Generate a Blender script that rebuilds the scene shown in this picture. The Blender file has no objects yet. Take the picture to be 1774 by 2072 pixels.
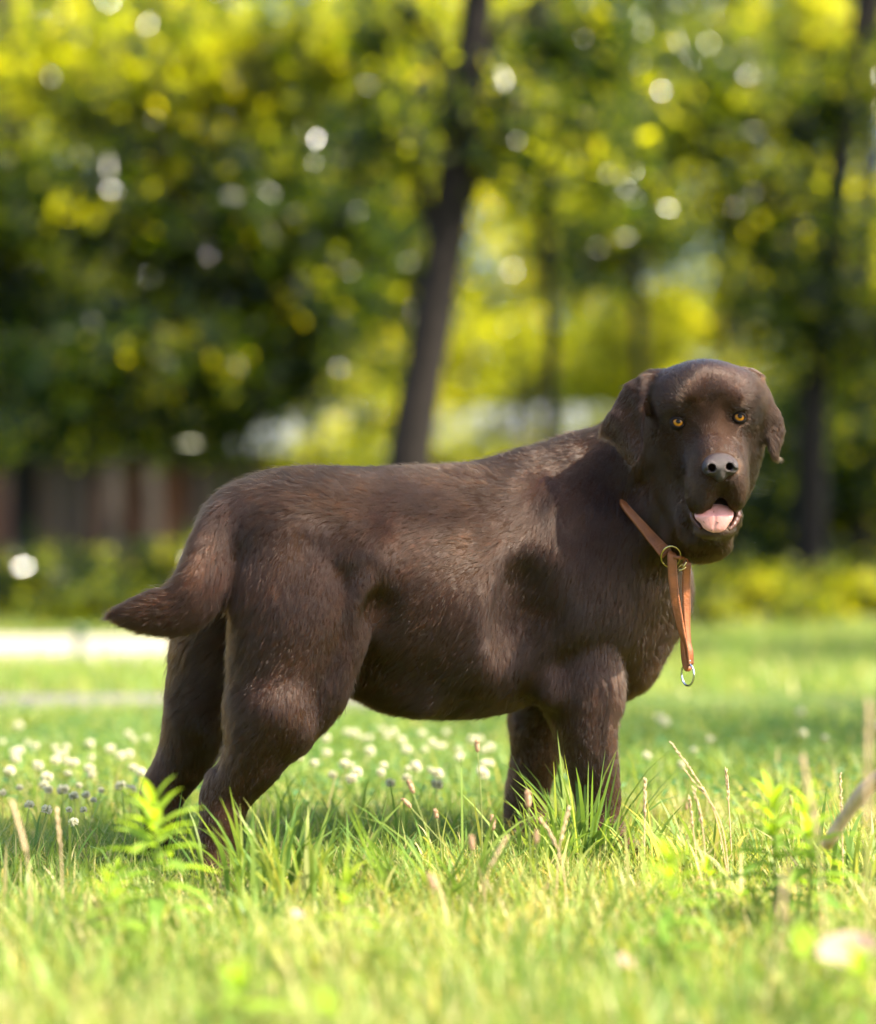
import bpy, bmesh, math, random
import numpy as np
from mathutils import Vector, Matrix, Euler

random.seed(7)
RNG = np.random.default_rng(11)
scene = bpy.context.scene
COL = scene.collection
R = math.radians

# ------------------------------------------------------------------ camera
FPX = 4840.0                      # focal length in units of a 1774 x 2072 frame
CAM_H = 0.46
PITCH = math.atan(64 / FPX)
cd = bpy.data.cameras.new('camera')
cam = bpy.data.objects.new('camera', cd)
COL.objects.link(cam)
cam.location = (0, 0, CAM_H)
cam.rotation_euler = (R(90) + PITCH, 0, 0)
cd.sensor_fit = 'AUTO'
cd.sensor_width = 36.0
cd.lens = FPX / 2072 * 36
cd.clip_start = 0.05
cd.clip_end = 400
cd.dof.use_dof = True
cd.dof.focus_distance = 3.37
cd.dof.aperture_fstop = cd.lens / 46.0
cd.dof.aperture_blades = 0
scene.camera = cam

# ------------------------------------------------------------------ world, sun
SUN_EL, SUN_AZ = R(47), R(113)      # azimuth measured from +Y (straight behind the dog) towards +X
w = bpy.data.worlds.new('World')
scene.world = w
w.use_nodes = True
nt = w.node_tree
bg = nt.nodes['Background']
sky = nt.nodes.new('ShaderNodeTexSky')
sky.sky_type = 'NISHITA'
sky.sun_disc = False
sky.sun_elevation = SUN_EL
sky.sun_rotation = SUN_AZ
sky.air_density = 1.0
sky.dust_density = 2.5
sky.ozone_density = 1.0
nt.links.new(sky.outputs[0], bg.inputs[0])
bg.inputs[1].default_value = 0.15
sd = bpy.data.lights.new('sun', 'SUN')
sd.energy = 5.0
sd.angle = R(0.6)
sd.color = (1.0, 0.90, 0.72)
sun = bpy.data.objects.new('sun', sd)
COL.objects.link(sun)
SUN_DIR = Vector((math.sin(SUN_AZ) * math.cos(SUN_EL), math.cos(SUN_AZ) * math.cos(SUN_EL), math.sin(SUN_EL)))
sun.rotation_euler = SUN_DIR.to_track_quat('Z', 'Y').to_euler()
sun.location = SUN_DIR * 40

scene.view_settings.view_transform = 'Standard'
scene.view_settings.look = 'None'
scene.view_settings.gamma = 1.0
scene.view_settings.exposure = 2.12
N_HAIR = 1000000
FUR_COLOR = (0.0205, 0.0073, 0.0023)
scene.render.engine = 'CYCLES'
cy = scene.cycles
cy.use_denoising = True
cy.max_bounces = 8
cy.transparent_max_bounces = 8
cy.sample_clamp_indirect = 6.0
cy.caustics_reflective = False
cy.caustics_refractive = False
try:
    scene.cycles_curves.shape = 'RIBBONS'
    scene.cycles_curves.subdivisions = 2
except Exception:
    pass

# ------------------------------------------------------------------ helpers
_cp, _sp = math.cos(PITCH), math.sin(PITCH)


def at(px, py, Y):
    """world point at depth Y seen at pixel (px, py) of a 1774 x 2072 frame"""
    x, f, u = (px - 887) / FPX, 1.0, (1036 - py) / FPX
    fy, fz = f * _cp - u * _sp, f * _sp + u * _cp
    s = Y / fy
    return np.array((x * s, Y, CAM_H + fz * s))


def tag(o, label=None, cat=None, group=None, kind=None):
    if label: o['label'] = label
    if cat: o['category'] = cat
    if group: o['group'] = group
    if kind: o['kind'] = kind
    return o


def link(name, data, parent=None, loc=None):
    o = bpy.data.objects.new(name, data)
    COL.objects.link(o)
    if parent is not None: o.parent = parent
    if loc is not None: o.location = loc
    return o


def empty(name, loc=(0, 0, 0)):
    return link(name, None, None, loc)


def np_mesh(name, verts, faces, mats=(), smooth=True, mat_idx=None, attrs=None):
    """faces: (n,3) or (n,4) int array"""
    me = bpy.data.meshes.new(name)
    verts = np.ascontiguousarray(verts, dtype=np.float32)
    faces = np.ascontiguousarray(faces, dtype=np.int32)
    n, k = faces.shape
    me.vertices.add(len(verts))
    me.vertices.foreach_set('co', verts.ravel())
    me.loops.add(n * k)
    me.loops.foreach_set('vertex_index', faces.ravel())
    me.polygons.add(n)
    me.polygons.foreach_set('loop_start', np.arange(0, n * k, k, dtype=np.int32))
    me.polygons.foreach_set('loop_total', np.full(n, k, dtype=np.int32))
    if mat_idx is not None:
        me.polygons.foreach_set('material_index', np.asarray(mat_idx, dtype=np.int32))
    me.polygons.foreach_set('use_smooth', np.full(n, smooth, dtype=bool))
    me.update(calc_edges=True)
    for m in mats: me.materials.append(m)
    if attrs:
        for nm, vals in attrs.items():
            a = me.attributes.new(nm, 'FLOAT', 'POINT')
            a.data.foreach_set('value', np.asarray(vals, dtype=np.float32))
    return me


def nodes_of(m):
    m.use_nodes = True
    return m.node_tree.nodes, m.node_tree.links


def mat_simple(name, color, rough=0.6, spec=0.5, metal=0.0, noise=None, bump=None, sss=None):
    """noise=(scale, amount) varies the colour; bump=(scale, strength)"""
    m = bpy.data.materials.new(name)
    n, l = nodes_of(m)
    b = n['Principled BSDF']
    b.inputs['Base Color'].default_value = (*color, 1)
    b.inputs['Roughness'].default_value = rough
    b.inputs['Metallic'].default_value = metal
    b.inputs['Specular IOR Level'].default_value = spec
    tc = n.new('ShaderNodeTexCoord')
    if noise:
        t = n.new('ShaderNodeTexNoise'); t.inputs['Scale'].default_value = noise[0]; t.inputs['Detail'].default_value = 5
        l.new(tc.outputs['Object'], t.inputs['Vector'])
        r = n.new('ShaderNodeValToRGB')
        a = noise[1]
        r.color_ramp.elements[0].position = 0.3
        r.color_ramp.elements[1].position = 0.7
        r.color_ramp.elements[0].color = (*[c * (1 - a) for c in color], 1)
        r.color_ramp.elements[1].color = (*[min(1, c * (1 + a)) for c in color], 1)
        l.new(t.outputs['Fac'], r.inputs[0]); l.new(r.outputs[0], b.inputs['Base Color'])
    if bump:
        t2 = n.new('ShaderNodeTexNoise'); t2.inputs['Scale'].default_value = bump[0]; t2.inputs['Detail'].default_value = 4
        l.new(tc.outputs['Object'], t2.inputs['Vector'])
        bp = n.new('ShaderNodeBump'); bp.inputs['Strength'].default_value = bump[1]; bp.inputs['Distance'].default_value = 0.002
        l.new(t2.outputs['Fac'], bp.inputs['Height']); l.new(bp.outputs[0], b.inputs['Normal'])
    if sss:
        b.inputs['Subsurface Weight'].default_value = sss
        b.inputs['Subsurface Radius'].default_value = (0.004, 0.0015, 0.001)
        b.inputs['Subsurface Scale'].default_value = 1.0
    return m


def tube(path, radii, seg=10, squash=None, caps=True):
    """tube along a polyline; radii scalar or list. Returns verts, quads/tris as quads (degenerate caps avoided)"""
    P = np.asarray(path, float)
    n = len(P)
    rr = np.full(n, radii) if np.isscalar(radii) else np.asarray(radii, float)
    T = np.gradient(P, axis=0)
    T /= np.linalg.norm(T, axis=1)[:, None] + 1e-12
    ref = np.array((0, 0, 1.0)) if abs(T[0][2]) < 0.9 else np.array((1.0, 0, 0))
    V = []
    u = np.cross(T[0], ref); u /= np.linalg.norm(u)
    for i in range(n):
        u = u - T[i] * u.dot(T[i]); u /= np.linalg.norm(u)
        v = np.cross(T[i], u)
        for k in range(seg):
            a = 2 * math.pi * k / seg
            V.append(P[i] + rr[i] * (math.cos(a) * u + math.sin(a) * v))
    F = []
    for i in range(n - 1):
        for k in range(seg):
            k2 = (k + 1) % seg
            F.append((i * seg + k, i * seg + k2, (i + 1) * seg + k2, (i + 1) * seg + k))
    if caps:
        for i, rev in ((0, True), (n - 1, False)):
            c = len(V); V.append(P[i])
            for k in range(0, seg, 2):
                a, b, d = i * seg + k, i * seg + (k + 1) % seg, i * seg + (k + 2) % seg
                F.append((c, d, b, a) if rev else (c, a, b, d))
    return np.array(V), np.array(F)


def join(parts):
    V, F, o = [], [], 0
    for v, f in parts:
        V.append(v); F.append(f + o); o += len(v)
    return np.vstack(V), np.vstack(F)


def spline(pts, n):
    """Catmull-Rom through pts -> n samples"""
    P = np.asarray(pts, float)
    P = np.vstack([2 * P[0] - P[1], P, 2 * P[-1] - P[-2]])
    m = len(P) - 3
    t = np.linspace(0, m - 1e-9, n)
    i = t.astype(int); u = (t - i)[:, None]
    a, b, c, d = P[i], P[i + 1], P[i + 2], P[i + 3]
    return 0.5 * ((2 * b) + (c - a) * u + (2 * a - 5 * b + 4 * c - d) * u ** 2 + (3 * b - a - 3 * c + d) * u ** 3)


def vnoise(P, scale, seed=0):
    """cheap smooth vector noise in [-1,1], P (n,3)"""
    r = np.random.default_rng(seed)
    out = np.zeros((len(P), 3))
    for k in range(5):
        d = r.normal(size=(3, 3)); ph = r.uniform(0, 6.28, 3)
        q = P @ d.T * scale * (0.7 + 0.35 * k) + ph
        out += np.sin(q + 1.7 * np.sin(q[:, [1, 2, 0]] * 0.8)) / (1 + 0.35 * k)
    return out / 3.0
# ------------------------------------------------------------------ ground, paths
def leaf_mat(name, ramp, trans=0.5, rough=0.45, tcol=None, spec=0.2):
    """thin leaf: reflects and lets light through; colour picked by the per-leaf attribute 'tint'"""
    m = bpy.data.materials.new(name); n, l = nodes_of(m)
    n.remove(n['Principled BSDF'])
    a = n.new('ShaderNodeAttribute'); a.attribute_name = 'tint'
    r = n.new('ShaderNodeValToRGB')
    e = r.color_ramp.elements
    for i, (p, c) in enumerate(ramp):
        x = e[i] if i < 2 else e.new(p)
        x.position = p; x.color = (*c, 1)
    l.new(a.outputs['Fac'], r.inputs[0])
    d = n.new('ShaderNodeBsdfPrincipled'); d.inputs['Roughness'].default_value = rough; d.inputs['Specular IOR Level'].default_value = spec
    t = n.new('ShaderNodeBsdfTranslucent')
    g = n.new('ShaderNodeMix'); g.data_type = 'RGBA'; g.blend_type = 'MULTIPLY'; g.inputs['Factor'].default_value = 1.0
    g.inputs['B'].default_value = (*(tcol or (2.6, 2.2, 0.6)), 1)
    l.new(r.outputs[0], g.inputs['A']); l.new(g.outputs['Result'], t.inputs['Color'])
    l.new(r.outputs[0], d.inputs['Base Color'])
    mx = n.new('ShaderNodeMixShader'); mx.inputs[0].default_value = trans
    l.new(d.outputs[0], mx.inputs[1]); l.new(t.outputs[0], mx.inputs[2])
    l.new(mx.outputs[0], n['Material Output'].inputs['Surface'])
    return m


def ground_mat():
    m = bpy.data.materials.new('lawn_soil'); n, l = nodes_of(m)
    b = n['Principled BSDF']; b.inputs['Roughness'].default_value = 0.95; b.inputs['Specular IOR Level'].default_value = 0.1
    tc = n.new('ShaderNodeTexCoord')
    t1 = n.new('ShaderNodeTexNoise'); t1.inputs['Scale'].default_value = 1.3; t1.inputs['Detail'].default_value = 8; t1.inputs['Roughness'].default_value = 0.65
    l.new(tc.outputs['Object'], t1.inputs['Vector'])
    r = n.new('ShaderNodeValToRGB'); e = r.color_ramp.elements
    e[0].position = 0.34; e[0].color = (0.055, 0.085, 0.018, 1)
    e[1].position = 0.68; e[1].color = (0.16, 0.17, 0.045, 1)
    x = e.new(0.5); x.color = (0.085, 0.13, 0.028, 1)
    l.new(t1.outputs['Fac'], r.inputs[0])
    t2 = n.new('ShaderNodeTexNoise'); t2.inputs['Scale'].default_value = 60; t2.inputs['Detail'].default_value = 6
    l.new(tc.outputs['Object'], t2.inputs['Vector'])
    mx = n.new('ShaderNodeMix'); mx.data_type = 'RGBA'; mx.blend_type = 'MULTIPLY'; mx.inputs['Factor'].default_value = 0.6
    r2 = n.new('ShaderNodeValToRGB'); r2.color_ramp.elements[0].position = 0.35; r2.color_ramp.elements[0].color = (.35, .32, .28, 1); r2.color_ramp.elements[1].position = 0.6
    l.new(t2.outputs['Fac'], r2.inputs[0])
    l.new(r.outputs[0], mx.inputs['A']); l.new(r2.outputs[0], mx.inputs['B']); l.new(mx.outputs['Result'], b.inputs['Base Color'])
    bp = n.new('ShaderNodeBump'); bp.inputs['Distance'].default_value = 0.02; bp.inputs['Strength'].default_value = 0.6
    l.new(t2.outputs['Fac'], bp.inputs['Height']); l.new(bp.outputs[0], b.inputs['Normal'])
    return m


def sheet(name, x0, x1, y0, y1, z, mat, nx=1, ny=1, f=None):
    X, Y = np.meshgrid(np.linspace(x0, x1, nx + 1), np.linspace(y0, y1, ny + 1), indexing='ij')
    V = np.stack([X, Y, np.full_like(X, z)], -1).reshape(-1, 3)
    if f: V = f(V)
    i = np.arange(nx)[:, None] * (ny + 1) + np.arange(ny)[None, :]
    q = np.stack([i, i + ny + 1, i + ny + 2, i + 1], -1).reshape(-1, 4)
    return link(name, np_mesh(name, V, q, [mat]))


tag(sheet('ground', -120, 120, -20, 260, 0.0, ground_mat(), 24, 28), kind='structure')
m_conc = mat_simple('pale_concrete', (0.29, 0.255, 0.20), 0.85, 0.2, noise=(1.5, 0.12), bump=(60, 0.4))
m_path = mat_simple('worn_asphalt', (0.12, 0.105, 0.10), 0.9, 0.2, noise=(2.0, 0.15), bump=(80, 0.5))
def bend1(V): V = V.copy(); V[:, 1] += np.where(V[:, 0] > -0.6, (V[:, 0] + 0.6) ** 2 * 0.55, 0) + 0.10 * np.sin(V[:, 0] * 0.9); return V
def bend2(V): V = V.copy(); V[:, 1] += np.where(V[:, 0] > -0.9, (V[:, 0] + 0.9) ** 2 * 0.9, 0) + 0.05 * np.sin(V[:, 0] * 1.3); return V
tag(sheet('path', -30, 0.3, 9.5, 11.9, 0.004, m_conc, 120, 4, bend1), kind='structure')
tag(sheet('walkway', -30, 0.1, 6.15, 7.2, 0.008, m_path, 120, 4, bend2), kind='structure')
# kerb between the two, raised 0.1 m along the far path
# ------------------------------------------------------------------ implicit-surface modelling kit
class Field:
    def __init__(s, xs, ys, zs, far=0.08):
        s.a = [np.asarray(v, np.float32) for v in (xs, ys, zs)]
        s.F = np.full((len(xs), len(ys), len(zs)), far, np.float32)

    def block(s, lo, hi):
        sl = []
        for v, a, b in zip(s.a, lo, hi):
            i0, i1 = np.searchsorted(v, a), np.searchsorted(v, b)
            sl.append(slice(max(0, i0 - 1), min(len(v), i1 + 1)))
        X = s.a[0][sl[0]][:, None, None]; Y = s.a[1][sl[1]][None, :, None]; Z = s.a[2][sl[2]][None, None, :]
        return tuple(sl), X, Y, Z

    def put(s, sl, d, k, sub=False):
        if d.size == 0: return
        A = s.F[sl]
        if sub:
            d = -d
            h = np.maximum(k - np.abs(A - d), 0) / k
            s.F[sl] = np.maximum(A, d) + h * h * k * 0.25
        else:
            h = np.maximum(k - np.abs(A - d), 0) / k
            s.F[sl] = np.minimum(A, d) - h * h * k * 0.25

    def cone(s, a, b, ra, rb, k=0.02, sub=False, sq=None):
        """tapered capsule; sq=(axis, factor) flattens it along axis"""
        a = np.asarray(a, np.float32); b = np.asarray(b, np.float32)
        m = max(ra, rb) + 0.05
        sl, X, Y, Z = s.block(np.minimum(a, b) - m, np.maximum(a, b) + m)
        ab = b - a
        px, py, pz = X - a[0], Y - a[1], Z - a[2]
        L = float(ab @ ab) + 1e-9
        t = np.clip((px * ab[0] + py * ab[1] + pz * ab[2]) / L, 0, 1)
        qx, qy, qz = px - t * ab[0], py - t * ab[1], pz - t * ab[2]
        r2 = qx * qx + qy * qy + qz * qz
        r = ra + (rb - ra) * t
        if sq is not None:
            n, f = np.asarray(sq[0], np.float32), sq[1]
            c = qx * n[0] + qy * n[1] + qz * n[2]
            d2 = np.sqrt(r2 + c * c * (1 / f ** 2 - 1))
            g = np.sqrt(r2 + c * c * (1 / f ** 4 - 1)) / np.maximum(d2, 1e-6)
            d = (d2 - r) / np.maximum(g, 1)
        else:
            d = np.sqrt(r2) - r
        s.put(sl, d, k, sub)

    def chain(s, pts, k=0.02, kin=0.03, sq=None, inner=None):
        if len(pts) > 2:
            A = spline([(*p, r) for p, r in pts], (len(pts) - 1) * 4 + 1)
            pts = [(v[:3], v[3]) for v in A]
            kin = min(kin, 0.006)
        for i in range(len(pts) - 1):
            (a, ra), (b, rb) = pts[i], pts[i + 1]
            s.cone(a, b, ra, rb, k if i == 0 else kin, sq=sq)

    def ell(s, c, r, k=0.02, sub=False, axes=None):
        c = np.asarray(c, np.float32); r = np.asarray(r, np.float32)
        m = float(max(r)) + 0.05
        sl, X, Y, Z = s.block(c - m, c + m)
        p = (X - c[0], Y - c[1], Z - c[2])
        if axes is not None:
            p = tuple(p[0] * ax[0] + p[1] * ax[1] + p[2] * ax[2] for ax in axes)
        k0 = np.sqrt((p[0] / r[0]) ** 2 + (p[1] / r[1]) ** 2 + (p[2] / r[2]) ** 2)
        k1 = np.sqrt((p[0] / r[0] ** 2) ** 2 + (p[1] / r[1] ** 2) ** 2 + (p[2] / r[2] ** 2) ** 2)
        s.put(sl, k0 * (k0 - 1) / np.maximum(k1, 1e-6), k, sub)

    def slab(s, poly, y0, ysurf, t, k=0.01):
        """outline in the XZ plane given a curved middle surface ysurf(X,Z) and half thickness t"""
        P = np.array([at(a, b, y0)[[0, 2]] for a, b in poly], np.float32)
        lo = P.min(0) - 0.04; hi = P.max(0) + 0.04
        sl, X, Y, Z = s.block((lo[0], y0 - 0.14, lo[1]), (hi[0], y0 + 0.14, hi[1]))
        x = X[:, :, 0]; z = Z[:, 0, :] if Z.shape[0] == 1 else Z[0]
        x = X[:, 0, :]; z = Z[0]
        d2 = np.full(np.broadcast(x, z).shape, 1e9, np.float32); ins = np.zeros(d2.shape, bool)
        n = len(P)
        for i in range(n):
            a, b = P[i], P[(i + 1) % n]
            e = b - a
            wx, wz = x - a[0], z - a[1]
            tt = np.clip((wx * e[0] + wz * e[1]) / (e @ e), 0, 1)
            d2 = np.minimum(d2, (wx - tt * e[0]) ** 2 + (wz - tt * e[1]) ** 2)
            c1 = z >= a[1]; c2 = z < b[1]; c3 = e[0] * wz > e[1] * wx
            ins ^= (c1 & c2 & c3) | (~c1 & ~c2 & ~c3)
        d2 = np.sqrt(d2); d2 = np.where(ins, -d2, d2)
        r = 0.008
        dd = d2[:, None, :] + r
        ys = ysurf(x, z)
        tt = t(x, z) if callable(t) else t
        dy = np.abs(Y - ys[:, None, :]) - (tt[:, None, :] if hasattr(tt, 'shape') else tt) + r
        d = np.minimum(np.maximum(dd, dy), 0) + np.sqrt(np.maximum(dd, 0) ** 2 + np.maximum(dy, 0) ** 2) - r
        s.put(sl, d, k)


def surface_nets(fl):
    F = fl.F; xs, ys, zs = fl.a
    nx, ny, nz = F.shape
    S = F < 0
    m = (nx - 1, ny - 1, nz - 1)
    cnt = np.zeros(m, np.uint8)
    for i in (0, 1):
        for j in (0, 1):
            for k in (0, 1):
                cnt += S[i:i + m[0], j:j + m[1], k:k + m[2]]
    cells = np.argwhere((cnt > 0) & (cnt < 8))
    idx = -np.ones(m, np.int32)
    idx[tuple(cells.T)] = np.arange(len(cells))
    acc = np.zeros((len(cells), 3)); num = np.zeros(len(cells))
    G = (xs, ys, zs)
    for ax in range(3):
        o = [a for a in range(3) if a != ax]
        for u in (0, 1):
            for v in (0, 1):
                c0 = cells.copy(); c0[:, o[0]] += u; c0[:, o[1]] += v
                c1 = c0.copy(); c1[:, ax] += 1
                f0 = F[tuple(c0.T)]; f1 = F[tuple(c1.T)]
                cr = (f0 < 0) != (f1 < 0)
                t = np.where(cr, f0 / np.where(cr, f0 - f1, 1), 0)
                p = np.stack([G[a][c0[:, a]] for a in range(3)], 1).astype(float)
                p[:, ax] += t * (G[ax][np.minimum(c0[:, ax] + 1, len(G[ax]) - 1)] - G[ax][c0[:, ax]])
                acc[cr] += p[cr]; num[cr] += 1
    V = acc / num[:, None]
    quads = []
    for ax in range(3):
        o = [a for a in range(3) if a != ax]
        sa = [slice(None)] * 3; sb = [slice(None)] * 3
        sa[ax] = slice(0, -1); sb[ax] = slice(1, None)
        A = S[tuple(sa)]; B = S[tuple(sb)]
        e = np.argwhere(A != B)
        ok = (e[:, o[0]] > 0) & (e[:, o[1]] > 0) & (e[:, o[0]] < F.shape[o[0]] - 1) & (e[:, o[1]] < F.shape[o[1]] - 1)
        e = e[ok]
        q = []
        for du, dv in ((-1, -1), (0, -1), (0, 0), (-1, 0)):
            c = e.copy(); c[:, o[0]] += du; c[:, o[1]] += dv
            q.append(idx[tuple(c.T)])
        q = np.stack(q, 1)
        flip = A[tuple(e.T)]
        if ax == 1: flip = ~flip
        q[~flip] = q[~flip][:, ::-1]
        quads.append(q)
    return V, np.vstack(quads)


def relax(V, Q, it=2, lam=0.5):
    e = np.vstack([Q[:, [0, 1]], Q[:, [1, 2]], Q[:, [2, 3]], Q[:, [3, 0]]])
    for _ in range(it):
        acc = np.zeros_like(V); n = np.zeros(len(V))
        for a, b in ((0, 1), (1, 0)):
            for c in range(3):
                acc[:, c] += np.bincount(e[:, a], V[e[:, b], c], len(V))
            n += np.bincount(e[:, a], minlength=len(V))
        V = V + lam * (acc / n[:, None] - V)
    return V


def ramp_axis(lo, hi, f0, f1, coarse, fine):
    v = [lo]
    while v[-1] < hi:
        x = v[-1]
        d = max(f0 - x, x - f1, 0)
        v.append(x + min(coarse, fine + d * 0.12))
    return np.array(v)
# ------------------------------------------------------------------ trees
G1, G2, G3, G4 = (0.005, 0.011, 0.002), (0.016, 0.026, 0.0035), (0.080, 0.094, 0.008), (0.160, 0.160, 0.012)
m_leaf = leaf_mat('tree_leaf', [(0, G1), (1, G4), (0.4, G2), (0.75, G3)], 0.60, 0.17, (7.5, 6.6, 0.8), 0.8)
m_bark = mat_simple('dark_bark', (0.009, 0.0065, 0.005), 0.9, 0.2, noise=(14, 0.45), bump=(40, 0.9))


def leaves(C, size, rng, tint, upbias=0.25):
    """one bent leaf (two quads) per centre"""
    n = len(C)
    N = rng.normal(size=(n, 3)); N[:, 2] = np.abs(N[:, 2]) + upbias; N /= np.linalg.norm(N, axis=1)[:, None]
    A = rng.normal(size=(n, 3)); A -= N * (A * N).sum(1)[:, None]; A /= np.linalg.norm(A, axis=1)[:, None]
    S = np.cross(N, A)
    s = (size * rng.uniform(0.6, 1.3, n))[:, None]
    a, b = A * s, S * s * 0.36
    V = np.stack([C - a, C - b * 1.0 - a * .15 + N * s * .10, C + b * 1.0 - a * .15 + N * s * .10, C + a * .45 - b * .7 + N * s * .06, C + a * .45 + b * .7 + N * s * .06, C + a - N * s * .12], 1).reshape(-1, 3)
    o = np.arange(n)[:, None] * 6
    Q = np.concatenate([o + np.array([0, 2, 4, 3])[None], o + np.array([0, 3, 5, 1])[None]])
    Q = np.concatenate([o + np.array([[0, 2, 4, 5]]), o + np.array([[0, 5, 3, 1]])])
    return V, Q, np.repeat(tint, 6)


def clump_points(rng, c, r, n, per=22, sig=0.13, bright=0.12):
    """leaves in an ellipsoid gathered in small sprays; each spray is tinted deep green as if shaded or bright as if sunlit"""
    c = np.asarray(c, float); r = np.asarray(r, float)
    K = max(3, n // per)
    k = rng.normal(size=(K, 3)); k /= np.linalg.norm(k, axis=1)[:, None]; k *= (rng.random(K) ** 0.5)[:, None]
    tone = np.where(rng.random(K) < bright, rng.uniform(.55, .95, K), rng.uniform(0, .18, K))  # bright tint imitates sunlit leaf clusters, deep tint shaded ones
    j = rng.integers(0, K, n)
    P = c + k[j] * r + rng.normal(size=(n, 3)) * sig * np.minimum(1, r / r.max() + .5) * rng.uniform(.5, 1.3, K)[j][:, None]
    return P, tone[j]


TREE_N = [0]
LEAF_MUL = 2.1
SPRAY = 0.12


def tree(label, base, path, r0, clumps, leaf=0.055, tb=0.25, group='trees of the park behind the dog', twigs=True, name='tree'):
    """path: trunk points (world), clumps: (centre world, radii, leaf count, tint bias)"""
    TREE_N[0] += 1
    rng = np.random.default_rng(100 + TREE_N[0])
    root = empty(name, base)
    tag(root, label, 'tree', group)
    inv = Matrix.Translation(-Vector(base))
    P = spline(path, 24)
    hh = (P[:, 2] - P[0, 2]) / max(P[-1, 2] - P[0, 2], 1e-3)
    rr = r0 * (1 - 0.62 * hh) * (1 + 0.35 * np.exp(-hh * 26)) * (1 + 0.04 * np.sin(np.arange(24) * 1.9))
    parts = [tube(P, rr, 14)]
    for (c, r, n, tbi) in clumps:
        c = np.asarray(c, float)
        i = int(np.argmin(np.abs(P[:, 2] - (c[2] - 0.35 * np.linalg.norm((P[-1] - c)[:2]) - 0.3))))
        i = max(6, min(i, 22))
        mid = (P[i] + c) / 2 + np.array((0, 0, 0.25 + 0.1 * rng.random()))
        L = spline([P[i], mid, c], 10)
        parts.append(tube(L, np.linspace(rr[i] * 0.45, 0.012, 10), 8))
        if twigs:
            for k in range(5):
                d = rng.normal(size=3); d /= np.linalg.norm(d)
                e = c + d * np.asarray(r) * 0.8
                parts.append(tube(spline([L[6], (L[6] + e) / 2 + (0, 0, .08), e], 6), np.linspace(0.018, 0.005, 6), 5))
    t = link('trunk', np_mesh('trunk', *join(parts), [m_bark]), root); t.matrix_parent_inverse = inv
    Vs, Qs, Ts, o = [], [], [], 0
    for (c, r, n, tbi) in clumps:
        r = np.asarray(r, float); c = np.asarray(c, float); CC, SS = [], []
        for q_ in range(4):                                  # a bough forks into uneven sprays
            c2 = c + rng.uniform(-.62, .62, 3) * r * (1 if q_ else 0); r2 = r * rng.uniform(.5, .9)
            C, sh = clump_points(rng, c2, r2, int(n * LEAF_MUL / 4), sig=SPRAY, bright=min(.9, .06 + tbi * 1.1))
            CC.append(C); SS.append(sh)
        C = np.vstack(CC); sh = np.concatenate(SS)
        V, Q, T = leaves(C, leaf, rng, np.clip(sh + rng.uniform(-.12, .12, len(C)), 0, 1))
        Vs.append(V); Qs.append(Q + o); Ts.append(T); o += len(V)
    if Vs:
        me = np_mesh('crown', np.vstack(Vs), np.vstack(Qs), [m_leaf], smooth=False, attrs={'tint': np.concatenate(Ts)})
        cr = link('crown', me, root); cr.matrix_parent_inverse = inv
    return root


def cl_(px, py, Y, rx, ry, rd, n, tb=0.2):
    """crown clump by place in the frame (radii in frame units, depth radius in metres)"""
    s = Y / FPX
    return (at(px, py, Y), (rx * s, rd, ry * s), n, tb)


def gp(px, Y, z=0.0):
    p = at(px, 1100, Y); p[2] = z
    return p


# the leaning trunk behind the dog, Y = 12
Y = 12.0
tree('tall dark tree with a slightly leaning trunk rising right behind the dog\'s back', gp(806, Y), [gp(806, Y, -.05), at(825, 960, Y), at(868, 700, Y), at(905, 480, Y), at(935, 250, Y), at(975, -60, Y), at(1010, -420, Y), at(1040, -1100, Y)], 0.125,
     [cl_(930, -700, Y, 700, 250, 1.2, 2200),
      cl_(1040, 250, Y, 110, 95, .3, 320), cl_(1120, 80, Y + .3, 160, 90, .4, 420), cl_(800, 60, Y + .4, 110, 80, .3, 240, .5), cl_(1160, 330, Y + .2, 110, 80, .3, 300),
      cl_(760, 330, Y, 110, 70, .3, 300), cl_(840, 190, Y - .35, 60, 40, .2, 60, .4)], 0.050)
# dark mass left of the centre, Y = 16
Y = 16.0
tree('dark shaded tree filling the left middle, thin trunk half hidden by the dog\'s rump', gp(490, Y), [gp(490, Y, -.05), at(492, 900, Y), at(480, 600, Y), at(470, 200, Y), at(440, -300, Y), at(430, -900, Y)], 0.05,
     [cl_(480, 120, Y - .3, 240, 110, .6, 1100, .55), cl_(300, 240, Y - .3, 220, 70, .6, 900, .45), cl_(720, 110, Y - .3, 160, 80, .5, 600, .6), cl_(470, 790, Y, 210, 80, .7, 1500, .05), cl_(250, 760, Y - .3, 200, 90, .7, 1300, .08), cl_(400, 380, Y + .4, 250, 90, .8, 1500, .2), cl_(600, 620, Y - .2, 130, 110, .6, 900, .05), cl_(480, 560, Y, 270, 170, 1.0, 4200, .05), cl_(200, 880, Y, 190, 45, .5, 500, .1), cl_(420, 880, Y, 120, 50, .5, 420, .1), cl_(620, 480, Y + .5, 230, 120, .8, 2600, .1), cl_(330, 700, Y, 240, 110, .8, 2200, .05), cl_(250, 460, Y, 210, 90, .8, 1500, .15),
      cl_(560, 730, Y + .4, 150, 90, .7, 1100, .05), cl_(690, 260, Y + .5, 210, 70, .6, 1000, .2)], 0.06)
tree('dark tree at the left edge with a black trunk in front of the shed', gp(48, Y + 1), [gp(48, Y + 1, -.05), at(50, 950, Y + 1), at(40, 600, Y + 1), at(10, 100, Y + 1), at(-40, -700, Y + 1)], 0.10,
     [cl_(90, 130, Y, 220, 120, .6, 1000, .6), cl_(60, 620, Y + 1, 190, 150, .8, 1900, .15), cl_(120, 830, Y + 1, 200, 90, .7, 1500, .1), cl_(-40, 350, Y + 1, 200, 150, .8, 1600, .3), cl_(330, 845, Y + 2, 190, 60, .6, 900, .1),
      ], 0.06)
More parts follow.
